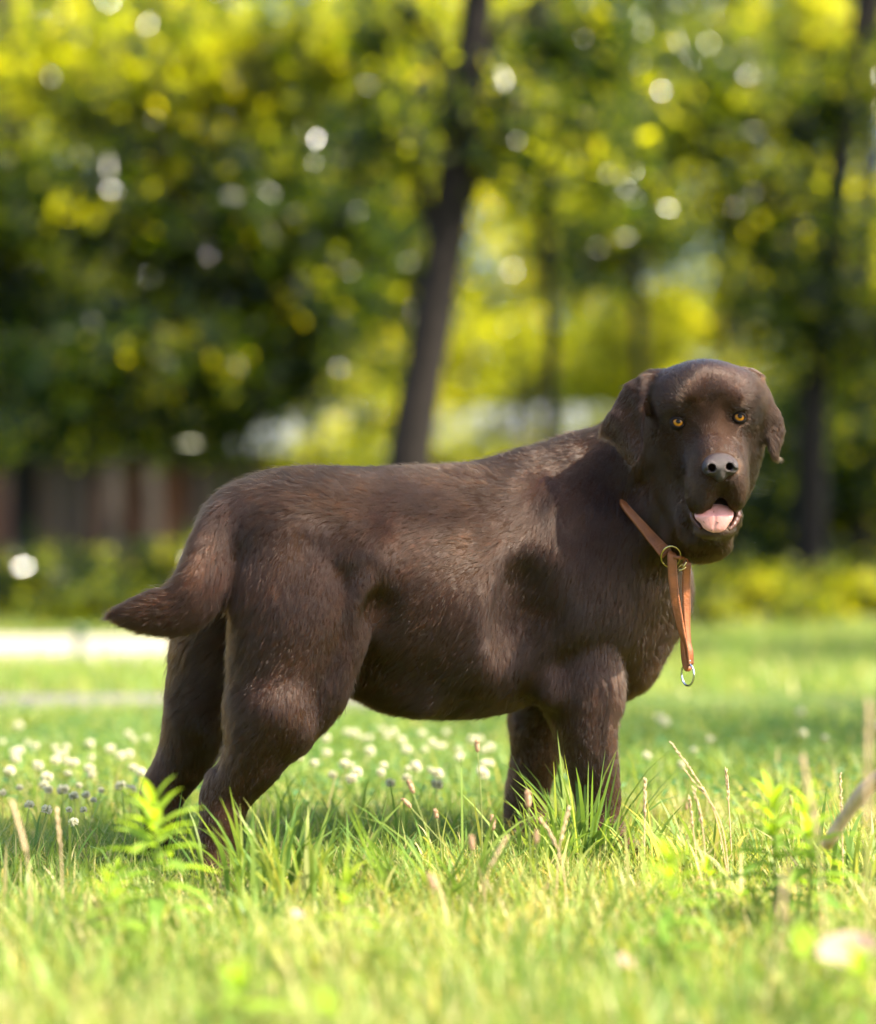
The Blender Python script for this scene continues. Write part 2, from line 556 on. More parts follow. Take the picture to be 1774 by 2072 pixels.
# right-hand trees, Y = 15 .. 19
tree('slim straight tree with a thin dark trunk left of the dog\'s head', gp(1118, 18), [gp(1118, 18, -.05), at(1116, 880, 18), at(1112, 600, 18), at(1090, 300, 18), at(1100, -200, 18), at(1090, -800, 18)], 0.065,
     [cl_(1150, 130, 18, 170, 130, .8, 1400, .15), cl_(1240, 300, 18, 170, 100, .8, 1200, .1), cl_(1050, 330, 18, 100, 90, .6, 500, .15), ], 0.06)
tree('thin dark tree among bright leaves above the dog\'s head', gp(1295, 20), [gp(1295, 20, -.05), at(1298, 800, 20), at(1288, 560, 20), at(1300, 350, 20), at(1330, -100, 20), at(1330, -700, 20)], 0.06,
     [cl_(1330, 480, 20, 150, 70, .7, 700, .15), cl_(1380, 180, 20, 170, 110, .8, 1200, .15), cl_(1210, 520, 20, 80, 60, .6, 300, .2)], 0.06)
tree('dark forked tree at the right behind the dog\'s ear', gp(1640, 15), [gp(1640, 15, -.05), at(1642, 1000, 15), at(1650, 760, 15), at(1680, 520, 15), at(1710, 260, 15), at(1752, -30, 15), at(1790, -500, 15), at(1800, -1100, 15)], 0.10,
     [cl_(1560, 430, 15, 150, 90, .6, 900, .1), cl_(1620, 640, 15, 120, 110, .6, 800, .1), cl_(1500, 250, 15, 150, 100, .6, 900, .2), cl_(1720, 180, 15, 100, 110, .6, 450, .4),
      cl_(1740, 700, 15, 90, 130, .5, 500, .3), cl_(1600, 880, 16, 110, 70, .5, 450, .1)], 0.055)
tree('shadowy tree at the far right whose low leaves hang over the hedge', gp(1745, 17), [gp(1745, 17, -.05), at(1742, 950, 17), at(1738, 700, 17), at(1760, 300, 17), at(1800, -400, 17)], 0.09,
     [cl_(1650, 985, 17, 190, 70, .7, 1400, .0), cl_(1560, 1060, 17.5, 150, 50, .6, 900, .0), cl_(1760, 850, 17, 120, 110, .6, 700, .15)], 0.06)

LEAF_MUL = 0.9
SPRAY = 0.15
# the sunlit row far behind, Y = 27 .. 33: thin crowns, light shining through
far = [(-90, 27), (170, 36), (400, 29), (640, 34), (860, 26), (1060, 36), (1270, 29), (1480, 37), (1690, 27), (1890, 33)]
words = ['beyond the left edge of the shed', 'over the shed\'s left end', 'over the shed\'s right end', 'left of the leaning trunk', 'right behind the leaning trunk', 'between the two slim trunks',
         'over the dog\'s ear', 'over the dog\'s forehead', 'behind the right forked trunk', 'at the right edge']
rf = np.random.default_rng(77)
for i, ((px, Yf), wd) in enumerate(zip(far, words)):
    cls = []
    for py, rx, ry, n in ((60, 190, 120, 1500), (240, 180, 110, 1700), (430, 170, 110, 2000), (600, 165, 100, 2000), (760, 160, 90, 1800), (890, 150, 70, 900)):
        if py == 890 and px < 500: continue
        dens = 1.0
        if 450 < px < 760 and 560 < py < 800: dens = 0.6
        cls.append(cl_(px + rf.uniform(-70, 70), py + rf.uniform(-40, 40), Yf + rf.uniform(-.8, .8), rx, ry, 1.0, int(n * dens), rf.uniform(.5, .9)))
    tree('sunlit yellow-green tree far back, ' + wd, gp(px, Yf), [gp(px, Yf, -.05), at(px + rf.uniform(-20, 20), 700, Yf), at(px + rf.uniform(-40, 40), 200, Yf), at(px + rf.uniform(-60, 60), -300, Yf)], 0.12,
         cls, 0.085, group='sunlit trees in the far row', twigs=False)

LEAF_MUL = 1.3
tree('unseen tree added behind the camera to the left to block sky light', (-3.2, -4.5, 0), [(-3.2, -4.5, -.05), (-3.2, -4.5, 2), (-3.0, -4.6, 4.5), (-2.9, -4.6, 7)], 0.2,  # added out of view so the sky fill on the dog is patchier
     [((-3.0, -4.6, 5.2), (2.2, 2.0, 1.9), 5000, .2), ((-1.4, -6.5, 4.2), (1.8, 1.5, 1.5), 3000, .2)], 0.09, twigs=False)
tree('unseen tree added behind the camera to the right to block sky light', (3.6, -6.0, 0), [(3.6, -6.0, -.05), (3.5, -6.0, 2), (3.3, -6.1, 4.5), (3.2, -6.1, 7)], 0.2,  # second unseen tree added to cut the sky light from the front
     [((3.0, -6.0, 5.0), (2.4, 2.0, 2.4), 6000, .2), ((0.9, -8.0, 3.6), (2.2, 1.5, 2.0), 4500, .2)], 0.09, twigs=False)
# unseen tree added right of the frame; its bough throws dappled shade on the dog
tree('unseen tree added right of the lawn, its long bough dappling the dog', (6.4, 2.4, 0), [(6.4, 2.4, -.05), (6.4, 2.4, 1.5), (6.3, 2.4, 3.2), (6.1, 2.4, 5.0), (6.0, 2.4, 6.4)], 0.15,
     [((3.15, 2.10, 4.6), (0.80, 0.6, 0.25), 420, .2), ((5.7, 2.4, 5.2), (0.6, 0.8, 0.4), 500, .2), ((6.0, 3.6, 6.0), (1.6, 1.6, 0.9), 2200, .2)], 0.06)
tree('unseen broad tree added right of the view to shade the middle trees', (7.2, 14.0, 0), [(7.2, 14, -.05), (7.2, 14, 1.5), (7.1, 14.1, 3.2), (7.0, 14.2, 5.0), (7.0, 14.2, 8.0)], 0.22,  # added out of frame; its crown keeps the sun off the middle trees
     [((5.6, 14.2, 5.2), (1.9, 2.2, 1.6), 6000, .2), ((7.6, 14.5, 7.0), (2.2, 2.4, 1.6), 6000, .2), ((6.6, 17.5, 6.0), (2.2, 1.8, 2.0), 5000, .2), ((6.2, 8.6, 5.6), (1.4, 1.5, 0.7), 1800, .2)], 0.08, twigs=False)

# the wood that closes the park, beyond the shed
rw = np.random.default_rng(4)
K = 1500
cw = np.stack([rw.uniform(-26, 26, K), rw.uniform(46, 60, K), rw.uniform(0, 1, K) ** 1.15 * 14.5 + .3], 1)
Pw = cw[rw.integers(0, K, 150000)] + rw.normal(size=(150000, 3)) * (.9, .9, .6)
Pw = Pw[Pw[:, 2] > 0.05]
V, Q, T = leaves(Pw, .21, rw, rw.uniform(.0, .4, len(Pw)))
tag(link('wood', np_mesh('wood', V, Q, [m_leaf], smooth=False, attrs={'tint': T})), kind='stuff')

# ------------------------------------------------------------------ shrubs and hedge
def shrub(label, px, Y, w_, h_, n, tb, leaf=0.035, group='low shrubs along the back of the lawn', seed=0, d=None):
    rng = np.random.default_rng(900 + seed)
    base = gp(px, Y)
    root = empty('shrub', base); tag(root, label, 'shrub', group); inv = Matrix.Translation(-Vector(base))
    parts = []; Vs, Qs, Ts, o = [], [], [], 0
    for k in range(8):
        e = base + np.array((rng.uniform(-.8, .8) * w_, rng.uniform(-.4, .4) * w_, h_ * rng.uniform(.5, .95)))
        parts.append(tube(spline([base - (0, 0, .03), (base + e) / 2 + (0, 0, .05), e], 7), np.linspace(.014, .004, 7), 5))
    for k in range(7):
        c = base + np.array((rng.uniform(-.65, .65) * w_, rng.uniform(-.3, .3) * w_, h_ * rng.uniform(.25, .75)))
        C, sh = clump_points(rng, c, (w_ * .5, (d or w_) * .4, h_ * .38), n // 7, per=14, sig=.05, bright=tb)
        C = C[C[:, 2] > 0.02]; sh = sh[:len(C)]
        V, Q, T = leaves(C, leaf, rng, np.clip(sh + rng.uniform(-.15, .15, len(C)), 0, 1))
        Vs.append(V); Qs.append(Q + o); Ts.append(T); o += len(V)
    s = link('stem', np_mesh('stem', *join(parts), [m_bark]), root); s.matrix_parent_inverse = inv
    f = link('foliage', np_mesh('foliage', np.vstack(Vs), np.vstack(Qs), [m_leaf], smooth=False, attrs={'tint': np.concatenate(Ts)}), root); f.matrix_parent_inverse = inv


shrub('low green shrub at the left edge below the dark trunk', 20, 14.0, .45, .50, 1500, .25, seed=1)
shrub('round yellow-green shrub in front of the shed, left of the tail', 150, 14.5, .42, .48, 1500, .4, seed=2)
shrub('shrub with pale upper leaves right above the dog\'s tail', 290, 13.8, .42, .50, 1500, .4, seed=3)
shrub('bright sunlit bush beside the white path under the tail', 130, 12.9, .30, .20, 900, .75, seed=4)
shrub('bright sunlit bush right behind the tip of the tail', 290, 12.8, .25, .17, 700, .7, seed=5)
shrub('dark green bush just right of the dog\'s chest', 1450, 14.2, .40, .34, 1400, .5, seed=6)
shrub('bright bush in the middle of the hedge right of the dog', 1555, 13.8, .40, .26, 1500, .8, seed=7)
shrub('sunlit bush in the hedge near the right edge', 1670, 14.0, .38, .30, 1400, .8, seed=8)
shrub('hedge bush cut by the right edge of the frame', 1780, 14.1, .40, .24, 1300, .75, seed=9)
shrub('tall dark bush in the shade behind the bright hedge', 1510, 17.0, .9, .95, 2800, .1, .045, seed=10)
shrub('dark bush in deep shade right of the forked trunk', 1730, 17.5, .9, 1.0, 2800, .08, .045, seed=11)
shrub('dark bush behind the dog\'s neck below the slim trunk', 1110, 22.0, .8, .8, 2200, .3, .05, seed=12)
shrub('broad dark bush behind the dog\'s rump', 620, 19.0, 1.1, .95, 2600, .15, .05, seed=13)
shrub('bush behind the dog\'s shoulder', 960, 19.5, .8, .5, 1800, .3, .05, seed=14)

shrub('small bright plant on the lawn edge just right of the chest', 1430, 12.6, .16, .12, 350, .7, seed=21)
shrub('small loose plant at the lawn edge between two hedge bushes', 1620, 12.9, .20, .13, 400, .5, seed=22)

# ------------------------------------------------------------------ shed with brick walls behind the trees
def box(x0, x1, y0, y1, z0, z1):
    V = np.array([(x, y, z) for x in (x0, x1) for y in (y0, y1) for z in (z0, z1)], float)
    F = np.array([(0, 1, 3, 2), (4, 6, 7, 5), (0, 4, 5, 1), (2, 3, 7, 6), (0, 2, 6, 4), (1, 5, 7, 3)])
    return V, F


def brick_mat():
    m = bpy.data.materials.new('red_brick'); n, l = nodes_of(m)
    b = n['Principled BSDF']; b.inputs['Roughness'].default_value = 0.9
    tc = n.new('ShaderNodeTexCoord'); mp = n.new('ShaderNodeMapping'); mp.inputs['Rotation'].default_value = (R(90), 0, 0)
    bt = n.new('ShaderNodeTexBrick'); bt.inputs['Scale'].default_value = 4.0
    bt.inputs['Color1'].default_value = (0.13, 0.042, 0.022, 1); bt.inputs['Color2'].default_value = (0.09, 0.03, 0.018, 1); bt.inputs['Mortar'].default_value = (0.12, 0.09, 0.07, 1)
    bt.inputs['Mortar Size'].default_value = 0.012
    l.new(tc.outputs['Object'], mp.inputs[0]); l.new(mp.outputs[0], bt.inputs['Vector']); l.new(bt.outputs['Color'], b.inputs['Base Color'])
    return m


m_brick = brick_mat()
m_roof = mat_simple('grey_roof_sheet', (0.15, 0.16, 0.17), 0.5, 0.4, noise=(3, 0.15))
m_post = mat_simple('weathered_grey_post', (0.040, 0.030, 0.024), 0.8)
shed = empty('brick_shed', (-3, 40, 0)); tag(shed, 'long low red-brick shed with grey posts and roof, half hidden behind the trees', 'shed')
si = Matrix.Translation((3, -40, 0))
def sp(name, vf, mat):
    o = link(name, np_mesh(name, vf[0], vf[1], [mat], smooth=False), shed); o.matrix_parent_inverse = si; return o
sp('wall', box(-8.6, 3.4, 40, 44, -0.02, 2.0), m_brick)
V, F = box(-9.0, 3.8, 39.3, 44.5, 2.0, 2.12); V[(V[:, 1] > 44)] += (0, 0, .9)
sp('roof', (V, F), m_roof)
for x in (-6.95, -5.35, -4.7, -2.2, 0.3, 2.6): sp('post', box(x - .11, x + .11, 39.4, 39.62, 0, 1.997), m_post)
for x in (-6.2, -3.4, 1.4): sp('door', box(x - .45, x + .45, 39.955, 39.997, 0, 1.8), mat_simple('dark_wood_door', (0.05, 0.03, 0.02), 0.7))
# small marker post on the far edge of the path
mp_ = empty('marker_post', gp(163, 9.35)); tag(mp_, 'short dark green marker post standing at the edge of the white path', 'post')
i_ = Matrix.Translation(-mp_.location); b0 = np.array(mp_.location)
o = link('post', np_mesh('post', *tube([b0 - (0, 0, .02), b0 + (0, 0, .02), b0 + (0, 0, .10)], [.022, .018, .018], 12), [mat_simple('dark_green_paint', (0.02, 0.05, 0.02), 0.5)]), mp_); o.matrix_parent_inverse = i_
o = link('cap', np_mesh('cap', *tube([b0 + (0, 0, .101), b0 + (0, 0, .125), b0 + (0, 0, .14)], [.030, .028, .012], 12), [bpy.data.materials['dark_green_paint']]), mp_); o.matrix_parent_inverse = i_
# ------------------------------------------------------------------ the dog: body
YAW = R(25)
FW = np.array((math.cos(YAW), math.sin(YAW), 0))       # towards the chest
LT = np.array((math.sin(YAW), -math.cos(YAW), 0))      # out of the side that faces the camera
UP = np.array((0, 0, 1.0))
AX = (FW, LT, UP)


def pr(px, py, Y, r):
    """joint: point and radius, the radius given in frame units"""
    return at(px, py, Y), r * Y / FPX


def ymid(px): return 3.40 + 0.00034 * (px - 560)


QD = 1.0
xs = ramp_axis(-0.50, 0.54, 0.26, 0.50, 0.0050 * QD, 0.0021 * QD)
ys = ramp_axis(3.10, 3.90, 3.24, 3.44, 0.0052 * QD, 0.0023 * QD)
zs = ramp_axis(-0.05, 0.76, 0.44, 0.72, 0.0050 * QD, 0.0021 * QD)
B = Field(xs, ys, zs)


def bell(px, py, dl, rf, rl, rz, k=0.05, rot=0.0, sub=False):
    """ellipsoid in the dog's own axes; dl = offset towards the camera side"""
    c = at(px, py, ymid(px)) + LT * dl
    cr, sr = math.cos(rot), math.sin(rot)
    B.ell(c, (rf, rl, rz), k, sub, (FW * cr + UP * sr, LT, UP * cr - FW * sr))


# trunk
bell(985, 1198, 0.0, 0.215, 0.142, 0.176, 0.02)
bell(850, 1205, 0.0, 0.20, 0.138, 0.168, 0.08)
bell(700, 1125, 0.0, 0.20, 0.118, 0.118, 0.08)
bell(585, 1065, 0.0, 0.13, 0.108, 0.076, 0.06)
bell(1030, 1020, 0.0, 0.16, 0.085, 0.060, 0.06, 0.22)
bell(1205, 1215, 0.0, 0.112, 0.118, 0.128, 0.07)
bell(1300, 1190, 0.0, 0.078, 0.080, 0.100, 0.06)
bell(1240, 1345, -0.01, 0.075, 0.065, 0.060, 0.05)      # brisket between the forelegs
# withers, neck
B.cone(*[v for v in (pr(1085, 1010, 3.575, 98)[0], pr(1190, 1000, 3.60, 118)[0])], 98 * 3.57 / FPX, 116 * 3.6 / FPX, 0.05)
B.chain([pr(1180, 1010, 3.60, 118), pr(1262, 948, 3.57, 104), pr(1365, 925, 3.53, 100)], 0.05, 0.04)
B.chain([pr(1240, 1120, 3.575, 120), pr(1330, 1060, 3.53, 92), pr(1405, 985, 3.49, 84)], 0.05, 0.04)   # throat
# near shoulder blade and upper arm: hard edge behind, so a crease reads
bell(1165, 1130, 0.080, 0.095, 0.052, 0.140, 0.05, -0.15)
bell(1040, 1085, 0.075, 0.090, 0.050, 0.075, 0.05)
B.chain([pr(1150, 1200, 3.535, 90), pr(1172, 1310, 3.535, 88), pr(1180, 1400, 3.528, 79)], 0.05, 0.04)
# near foreleg
B.chain([pr(1178, 1400, 3.528, 79), pr(1184, 1460, 3.520, 69), pr(1196, 1530, 3.515, 55), pr(1210, 1610, 3.52, 47),
         pr(1214, 1665, 3.52, 45), pr(1222, 1700, 3.51, 46)], 0.03, 0.02)
B.ell(at(1240, 1712, 3.50), (0.042, 0.036, 0.024), 0.02)
# far foreleg
B.chain([pr(1110, 1380, 3.66, 80), pr(1090, 1450, 3.68, 62), pr(1084, 1530, 3.69, 50), pr(1066, 1610, 3.70, 45),
         pr(1064, 1660, 3.70, 43), pr(1072, 1690, 3.69, 44)], 0.03, 0.02)
B.ell(at(1090, 1700, 3.67), (0.042, 0.036, 0.022), 0.02)
for a_, b_ in (((1070, 1190), (1074, 1260)), ((1074, 1260), (1084, 1400))):
    B.cone(at(*a_, 3.404), at(*b_, 3.400), 0.030, 0.032, 0.055, sub=True)
B.cone(at(1330, 1190, 3.43), at(1250, 1340, 3.415), 0.02, 0.03, 0.04, sub=True)
# elbow fold
B.ell(at(1112, 1392, 3.475), (0.020, 0.018, 0.03), 0.02)
# near hind leg
B.chain([pr(585, 1115, 3.345, 118), pr(595, 1225, 3.335, 134), pr(577, 1340, 3.33, 120), pr(553, 1440, 3.33, 98)], 0.022, 0.05, sq=(LT, 0.72))
B.chain([pr(553, 1440, 3.32, 94), pr(512, 1535, 3.325, 66), pr(466, 1605, 3.33, 48), pr(447, 1665, 3.33, 43),
         pr(434, 1735, 3.33, 39), pr(432, 1775, 3.32, 40)], 0.02, 0.02, sq=(LT, 0.86))
B.cone(at(560, 1440, 3.31), at(600, 1480, 3.31), 0.045, 0.026, 0.03)               # stifle
B.cone(at(440, 1578, 3.335), at(432, 1612, 3.335), 0.016, 0.019, 0.02)             # point of the hock
B.ell(at(455, 1795, 3.30), (0.046, 0.036, 0.024), 0.02)
# far hind leg
B.chain([pr(470, 1200, 3.46, 110), pr(440, 1320, 3.48, 100), pr(415, 1430, 3.49, 82), pr(375, 1530, 3.50, 58),
         pr(334, 1605, 3.50, 44), pr(326, 1680, 3.50, 37), pr(316, 1745, 3.50, 34), pr(318, 1770, 3.49, 36)], 0.03, 0.02, sq=(LT, 0.85))
B.cone(at(318, 1585, 3.50), at(312, 1615, 3.50), 0.015, 0.018, 0.02)
B.ell(at(335, 1778, 3.47), (0.044, 0.034, 0.022), 0.02)
# flank fold between thigh and belly, sheath on the belly
B.chain([pr(735, 1100, 3.345, 40), pr(728, 1190, 3.335, 44), pr(704, 1300, 3.335, 42), pr(668, 1400, 3.33, 42), pr(630, 1460, 3.33, 36)], 0.035)
B.cone(at(715, 1375, 3.41), at(850, 1412, 3.43), 0.018, 0.022, 0.04)
bell(815, 1402, 0.040, 0.060, 0.028, 0.020, 0.03)
B.ell(at(775, 1245, 3.314), (0.026, 0.026, 0.036), 0.02, sub=True)
B.cone(at(905, 1360, 3.315), at(860, 1290, 3.30), 0.02, 0.02, 0.03, sub=True)
# hip hollow
B.ell(at(760, 1040, 3.255), (0.025, 0.012, 0.05), 0.04, sub=True)
# tail
B.chain([pr(530, 1025, 3.375, 58), pr(470, 1068, 3.345, 66), pr(437, 1120, 3.318, 60), pr(412, 1180, 3.300, 61),
         pr(375, 1224, 3.29, 56), pr(312, 1238, 3.28, 44), pr(264, 1243, 3.27, 29), pr(234, 1245, 3.265, 10)], 0.010, 0.018, sq=(LT, 0.85))

# ------------------------------------------------------------------ the dog: head
def hell(px, py, Y, rx, ry, rz, k=0.02, sub=False, axes=None):
    """ellipsoid in frame units across and up, metres in depth"""
    s = Y / FPX
    B.ell(at(px, py, Y), (rx * s, ry, rz * s), k, sub, axes)


hell(1424, 838, 3.465, 121, 0.105, 107, 0.03)            # cranium
hell(1425, 806, 3.425, 100, 0.060, 68, 0.03)             # forehead
hell(1348, 818, 3.47, 46, 0.07, 50, 0.03)
hell(1500, 812, 3.465, 42, 0.07, 50, 0.03)
hell(1364, 905, 3.482, 62, 0.060, 84, 0.03)              # cheek, image left
hell(1494, 895, 3.480, 50, 0.060, 86, 0.03)
hell(1437, 925, 3.450, 82, 0.055, 72, 0.03)
hell(1390, 1000, 3.475, 56, 0.055, 64, 0.03)             # jaw muscle running into the throat
hell(1472, 975, 3.49, 46, 0.055, 60, 0.03)
hell(1376, 822, 3.392, 34, 0.020, 14, 0.022)             # brow ridges
hell(1488, 813, 3.388, 31, 0.020, 14, 0.022)
hell(1434, 866, 3.385, 31, 0.030, 36, 0.03)              # stop
# muzzle
B.chain([pr(1440, 900, 3.390, 50), pr(1449, 928, 3.350, 48), pr(1455, 950, 3.322, 40)], 0.025, 0.02)
hell(1425, 978, 3.336, 40, 0.037, 52, 0.016)             # flews
hell(1485, 972, 3.336, 31, 0.036, 50, 0.016)
hell(1419, 1010, 3.338, 29, 0.033, 36, 0.010)
hell(1488, 1002, 3.338, 24, 0.031, 35, 0.010)
hell(1410, 950, 3.392, 28, 0.045, 50, 0.022)
hell(1493, 945, 3.395, 20, 0.045, 50, 0.022)
hell(1480, 1042, 3.405, 22, 0.03, 28, 0.015)
# mouth opening below the lips
hell(1447, 1051, 3.335, 41, 0.050, 10, 0.006, sub=True)
B.cone(at(1457, 1009, 3.298), at(1453, 1046, 3.31), 0.005, 0.020, 0.008, sub=True)
B.cone(at(1456, 1016, 3.33), at(1452, 1040, 3.37), 0.008, 0.014, 0.008, sub=True)
B.cone(at(1458, 975, 3.280), at(1458, 1006, 3.288), 0.0015, 0.003, 0.010, sub=True)
# lower jaw
hell(1448, 1068, 3.362, 39, 0.034, 21, 0.012)
hell(1440, 1064, 3.405, 46, 0.040, 32, 0.02)
hell(1400, 1050, 3.43, 40, 0.04, 50, 0.03)
hell(1452, 1052, 3.352, 33, 0.026, 9, 0.006, sub=True)   # floor of the mouth, under the tongue
B.cone(at(1374, 1035, 3.392), at(1392, 1075, 3.386), 0.007, 0.008, 0.014, sub=True)
B.cone(at(1392, 1075, 3.386), at(1425, 1102, 3.384), 0.008, 0.007, 0.014, sub=True)
# dewlap folds
hell(1440, 1098, 3.45, 44, 0.05, 36, 0.02)
hell(1395, 1088, 3.47, 55, 0.05, 48, 0.03)
hell(1456, 1078, 3.49, 28, 0.03, 36, 0.012)
# eye sockets and the hollows round them
EYES = ((1371, 855, 3.3800), (1495.5, 844.5, 3.3800))
hell(1371, 855, 3.364, 15, 0.016, 12, 0.010, sub=True)
hell(1495.5, 844, 3.364, 14, 0.016, 11, 0.010, sub=True)
hell(1392, 868, 3.352, 14, 0.016, 10, 0.02, sub=True)
hell(1478, 858, 3.350, 12, 0.016, 10, 0.02, sub=True)
hell(1398, 838, 3.352, 17, 0.012, 11, 0.018, sub=True)
hell(1473, 829, 3.350, 15, 0.012, 11, 0.018, sub=True)
# furrow of the forehead
B.cone(at(1430, 760, 3.352), at(1436, 845, 3.346), 0.004, 0.006, 0.025, sub=True)
# ears
EAR_L = [(1345, 744), (1306, 754), (1266, 772), (1252, 797), (1238, 823), (1215, 850), (1213, 868), (1224, 884), (1241, 898), (1259, 924), (1280, 950),
         (1297, 932), (1305, 900), (1305, 862), (1310, 815), (1330, 780)]
EAR_R = [(1480, 738), (1520, 741), (1540, 756), (1546, 786), (1566, 808), (1581, 837), (1590, 865), (1587, 888), (1579, 906), (1577, 930), (1558, 927),
         (1549, 905), (1545, 870), (1533, 820), (1510, 780)]
ec1 = at(1303, 840, 3.43); ec2 = at(1541, 840, 3.45)
B.slab(EAR_L, 3.42, lambda x, z: 3.408 + 0.50 * np.maximum(ec1[0] - x, 0) + 0.9 * np.maximum(x - ec1[0], 0) + 0.25 * np.maximum(z - ec1[2], 0)
       + 0.0018 * np.sin(x * 150 + z * 75), 0.0075, 0.010)
B.slab(EAR_R, 3.45, lambda x, z: 3.430 + 0.45 * np.maximum(x - ec2[0], 0) + 0.8 * np.maximum(ec2[0] - x, 0) + 0.2 * np.maximum(z - ec2[2], 0)
       + 0.0015 * np.sin(x * 170), 0.0070, 0.010)
B.cone(at(1330, 790, 3.44), at(1302, 800, 3.43), 0.022, 0.012, 0.02)
B.cone(at(1512, 785, 3.45), at(1536, 795, 3.45), 0.018, 0.010, 0.02)

# ------------------------------------------------------------------ coat: direction and length by region
# (px, py, along x, along y (down), into depth, hair length in mm)
FLOW = np.array([
    (1457, 900, 0, -1, .3, 7), (1440, 870, 0, -1, .3, 8), (1430, 800, 0, -1, .4, 8), (1430, 745, 0, -.6, 1, 10), (1380, 780, -.4, -.8, .5, 9),
    (1480, 775, .4, -.8, .5, 9), (1345, 830, -1, .0, .5, 10), (1520, 820, 1, .1, .5, 10), (1330, 900, -.8, .7, .5, 12), (1520, 900, .6, .9, .5, 12),
    (1395, 890, -1, .3, .4, 7), (1490, 885, 1, .3, .4, 7), (1405, 940, -1, .4, .4, 8), (1503, 935, 1, .4, .4, 8), (1430, 985, -.4, 1, .3, 8),
    (1482, 985, .4, 1, .3, 8), (1405, 1020, -.5, 1, .3, 7), (1495, 1010, .4, 1, .3, 7), (1345, 980, -.7, .9, .5, 13), (1385, 1050, -.5, 1, .4, 13),
    (1450, 1085, -.1, 1, .3, 9), (1430, 1120, -.3, 1, .2, 16), (1475, 1100, 0, 1, .3, 15),
    (1290, 780, -.5, .9, .1, 12), (1250, 850, -.5, .9, .1, 13), (1285, 900, -.1, 1, .1, 11), (1560, 800, .3, 1, .1, 11), (1570, 890, 0, 1, .1, 11),
    (1205, 870, -.7, .5, .3, 24), (1240, 960, -.5, 1, .2, 26), (1300, 1010, -.4, 1, .2, 24), (1350, 1080, -.4, 1, .1, 22), (1150, 900, -1, .3, 0, 24),
    (1150, 1000, -.6, .9, 0, 24), (1230, 1100, -.5, 1, 0, 24), (1320, 1180, -.2, 1, 0, 24), (1390, 1200, .1, 1, 0, 24), (1340, 1320, -.2, 1, 0, 24),
    (1260, 1400, -.3, 1, 0, 24), (1150, 1200, -.4, 1, 0, 20), (1080, 1150, -.7, .7, 0, 20), (1200, 1330, -.2, 1, 0, 18), (1070, 1330, -.6, .8, 0, 20),
    (1000, 960, -1, .1, 0, 22), (850, 970, -1, .05, 0, 24), (700, 965, -1, .1, 0, 24), (950, 1100, -1, .4, 0, 19), (1005, 1075, -.9, .45, 0, 20), (1040, 1220, -.8, .7, 0, 20), (800, 1100, -1, .4, 0, 19),
    (950, 1300, -.8, .6, 0, 19), (820, 1280, -.8, .6, 0, 20), (1050, 1450, -.8, .5, 0, 22), (900, 1445, -.8, .6, 0, 26), (760, 1425, -.5, .9, 0, 30),
    (700, 1395, -.2, 1, 0, 28), (620, 980, -1, .3, 0, 25), (540, 975, -1, .4, 0, 25), (740, 1150, -.1, 1, 0, 17), (640, 1100, -.4, 1, 0, 18),
    (600, 1250, -.3, 1, 0, 18), (700, 1300, 0, 1, 0, 15), (530, 1350, -.5, .9, 0, 24), (470, 1300, -.9, .7, 0, 28), (455, 1400, -1, .6, 0, 28),
    (470, 1480, -.8, .8, 0, 24), (600, 1430, -.1, 1, 0, 16), (560, 1530, -.3, 1, 0, 12), (430, 1600, 0, 1, 0, 10), (450, 1700, 0, 1, 0, 9),
    (440, 1800, .3, .8, 0, 8), (350, 1330, -.8, .8, 0, 30), (345, 1420, -.8, .7, 0, 26), (390, 1500, -.3, 1, 0, 16), (310, 1610, 0, 1, 0, 11),
    (320, 1720, 0, 1, 0, 9), (470, 1070, -.5, 1, 0, 24), (425, 1130, -.5, 1, 0, 26), (400, 1190, -.9, .7, 0, 30), (340, 1230, -1, .25, 0, 34), (260, 1243, -1, .06, 0, 34), (330, 1275, -.9, .5, 0, 34),
    (1190, 1500, -.1, 1, 0, 12), (1210, 1620, 0, 1, 0, 9), (1080, 1500, 0, 1, 0, 11), (1065, 1640, 0, 1, 0, 9), (1230, 1710, .3, .9, 0, 8),
], float)
_fp = np.stack([at(a[0], a[1], 3.45)[[0, 2]] for a in FLOW])
_fd = np.stack([FLOW[:, 2], FLOW[:, 4], -FLOW[:, 3]], 1)
_fd /= np.linalg.norm(_fd, axis=1)[:, None]


def to_px(P):
    """world points -> frame units"""
    d = P - np.array((0, 0, CAM_H))
    f = d[:, 1] * _cp + d[:, 2] * _sp
    u = -d[:, 1] * _sp + d[:, 2] * _cp
    return 887 + FPX * d[:, 0] / f, 1036 - FPX * u / f


def flow_at(P):
    px, py = to_px(P)
    W = np.zeros((len(P), len(FLOW)), np.float32)
    for i, a in enumerate(FLOW):
        d2 = ((px - a[0]) ** 2 + (py - a[1]) ** 2) / 900.0 + 0.3
        W[:, i] = d2 ** -1.8
    W /= W.sum(1)[:, None]
    return W @ _fd, (W @ FLOW[:, 5]) * 0.001


def vert_normals(V, Q):
    fn = np.cross(V[Q[:, 2]] - V[Q[:, 0]], V[Q[:, 3]] - V[Q[:, 1]])
    n = np.zeros_like(V)
    for k in range(4):
        for c in range(3): n[:, c] += np.bincount(Q[:, k], fn[:, c], len(V))
    return n / (np.linalg.norm(n, axis=1)[:, None] + 1e-12), fn


bv, bq = surface_nets(B)
bv = relax(bv, bq, 2, 0.5)
bn, _ = vert_normals(bv, bq)
_, bl = flow_at(bv)
bv = bv - bn * (bl * 0.20)[:, None]
bv = relax(bv, bq, 1, 0.5)

m_skin = mat_simple('dark_brown_skin', (0.030, 0.014, 0.007), 0.8, 0.1, bump=(400, 0.3))
dog = link('dog', np_mesh('dog_body', bv, bq, [m_skin]))
tag(dog, 'chocolate brown labrador standing in the grass, head turned to the camera, tongue out', 'dog')


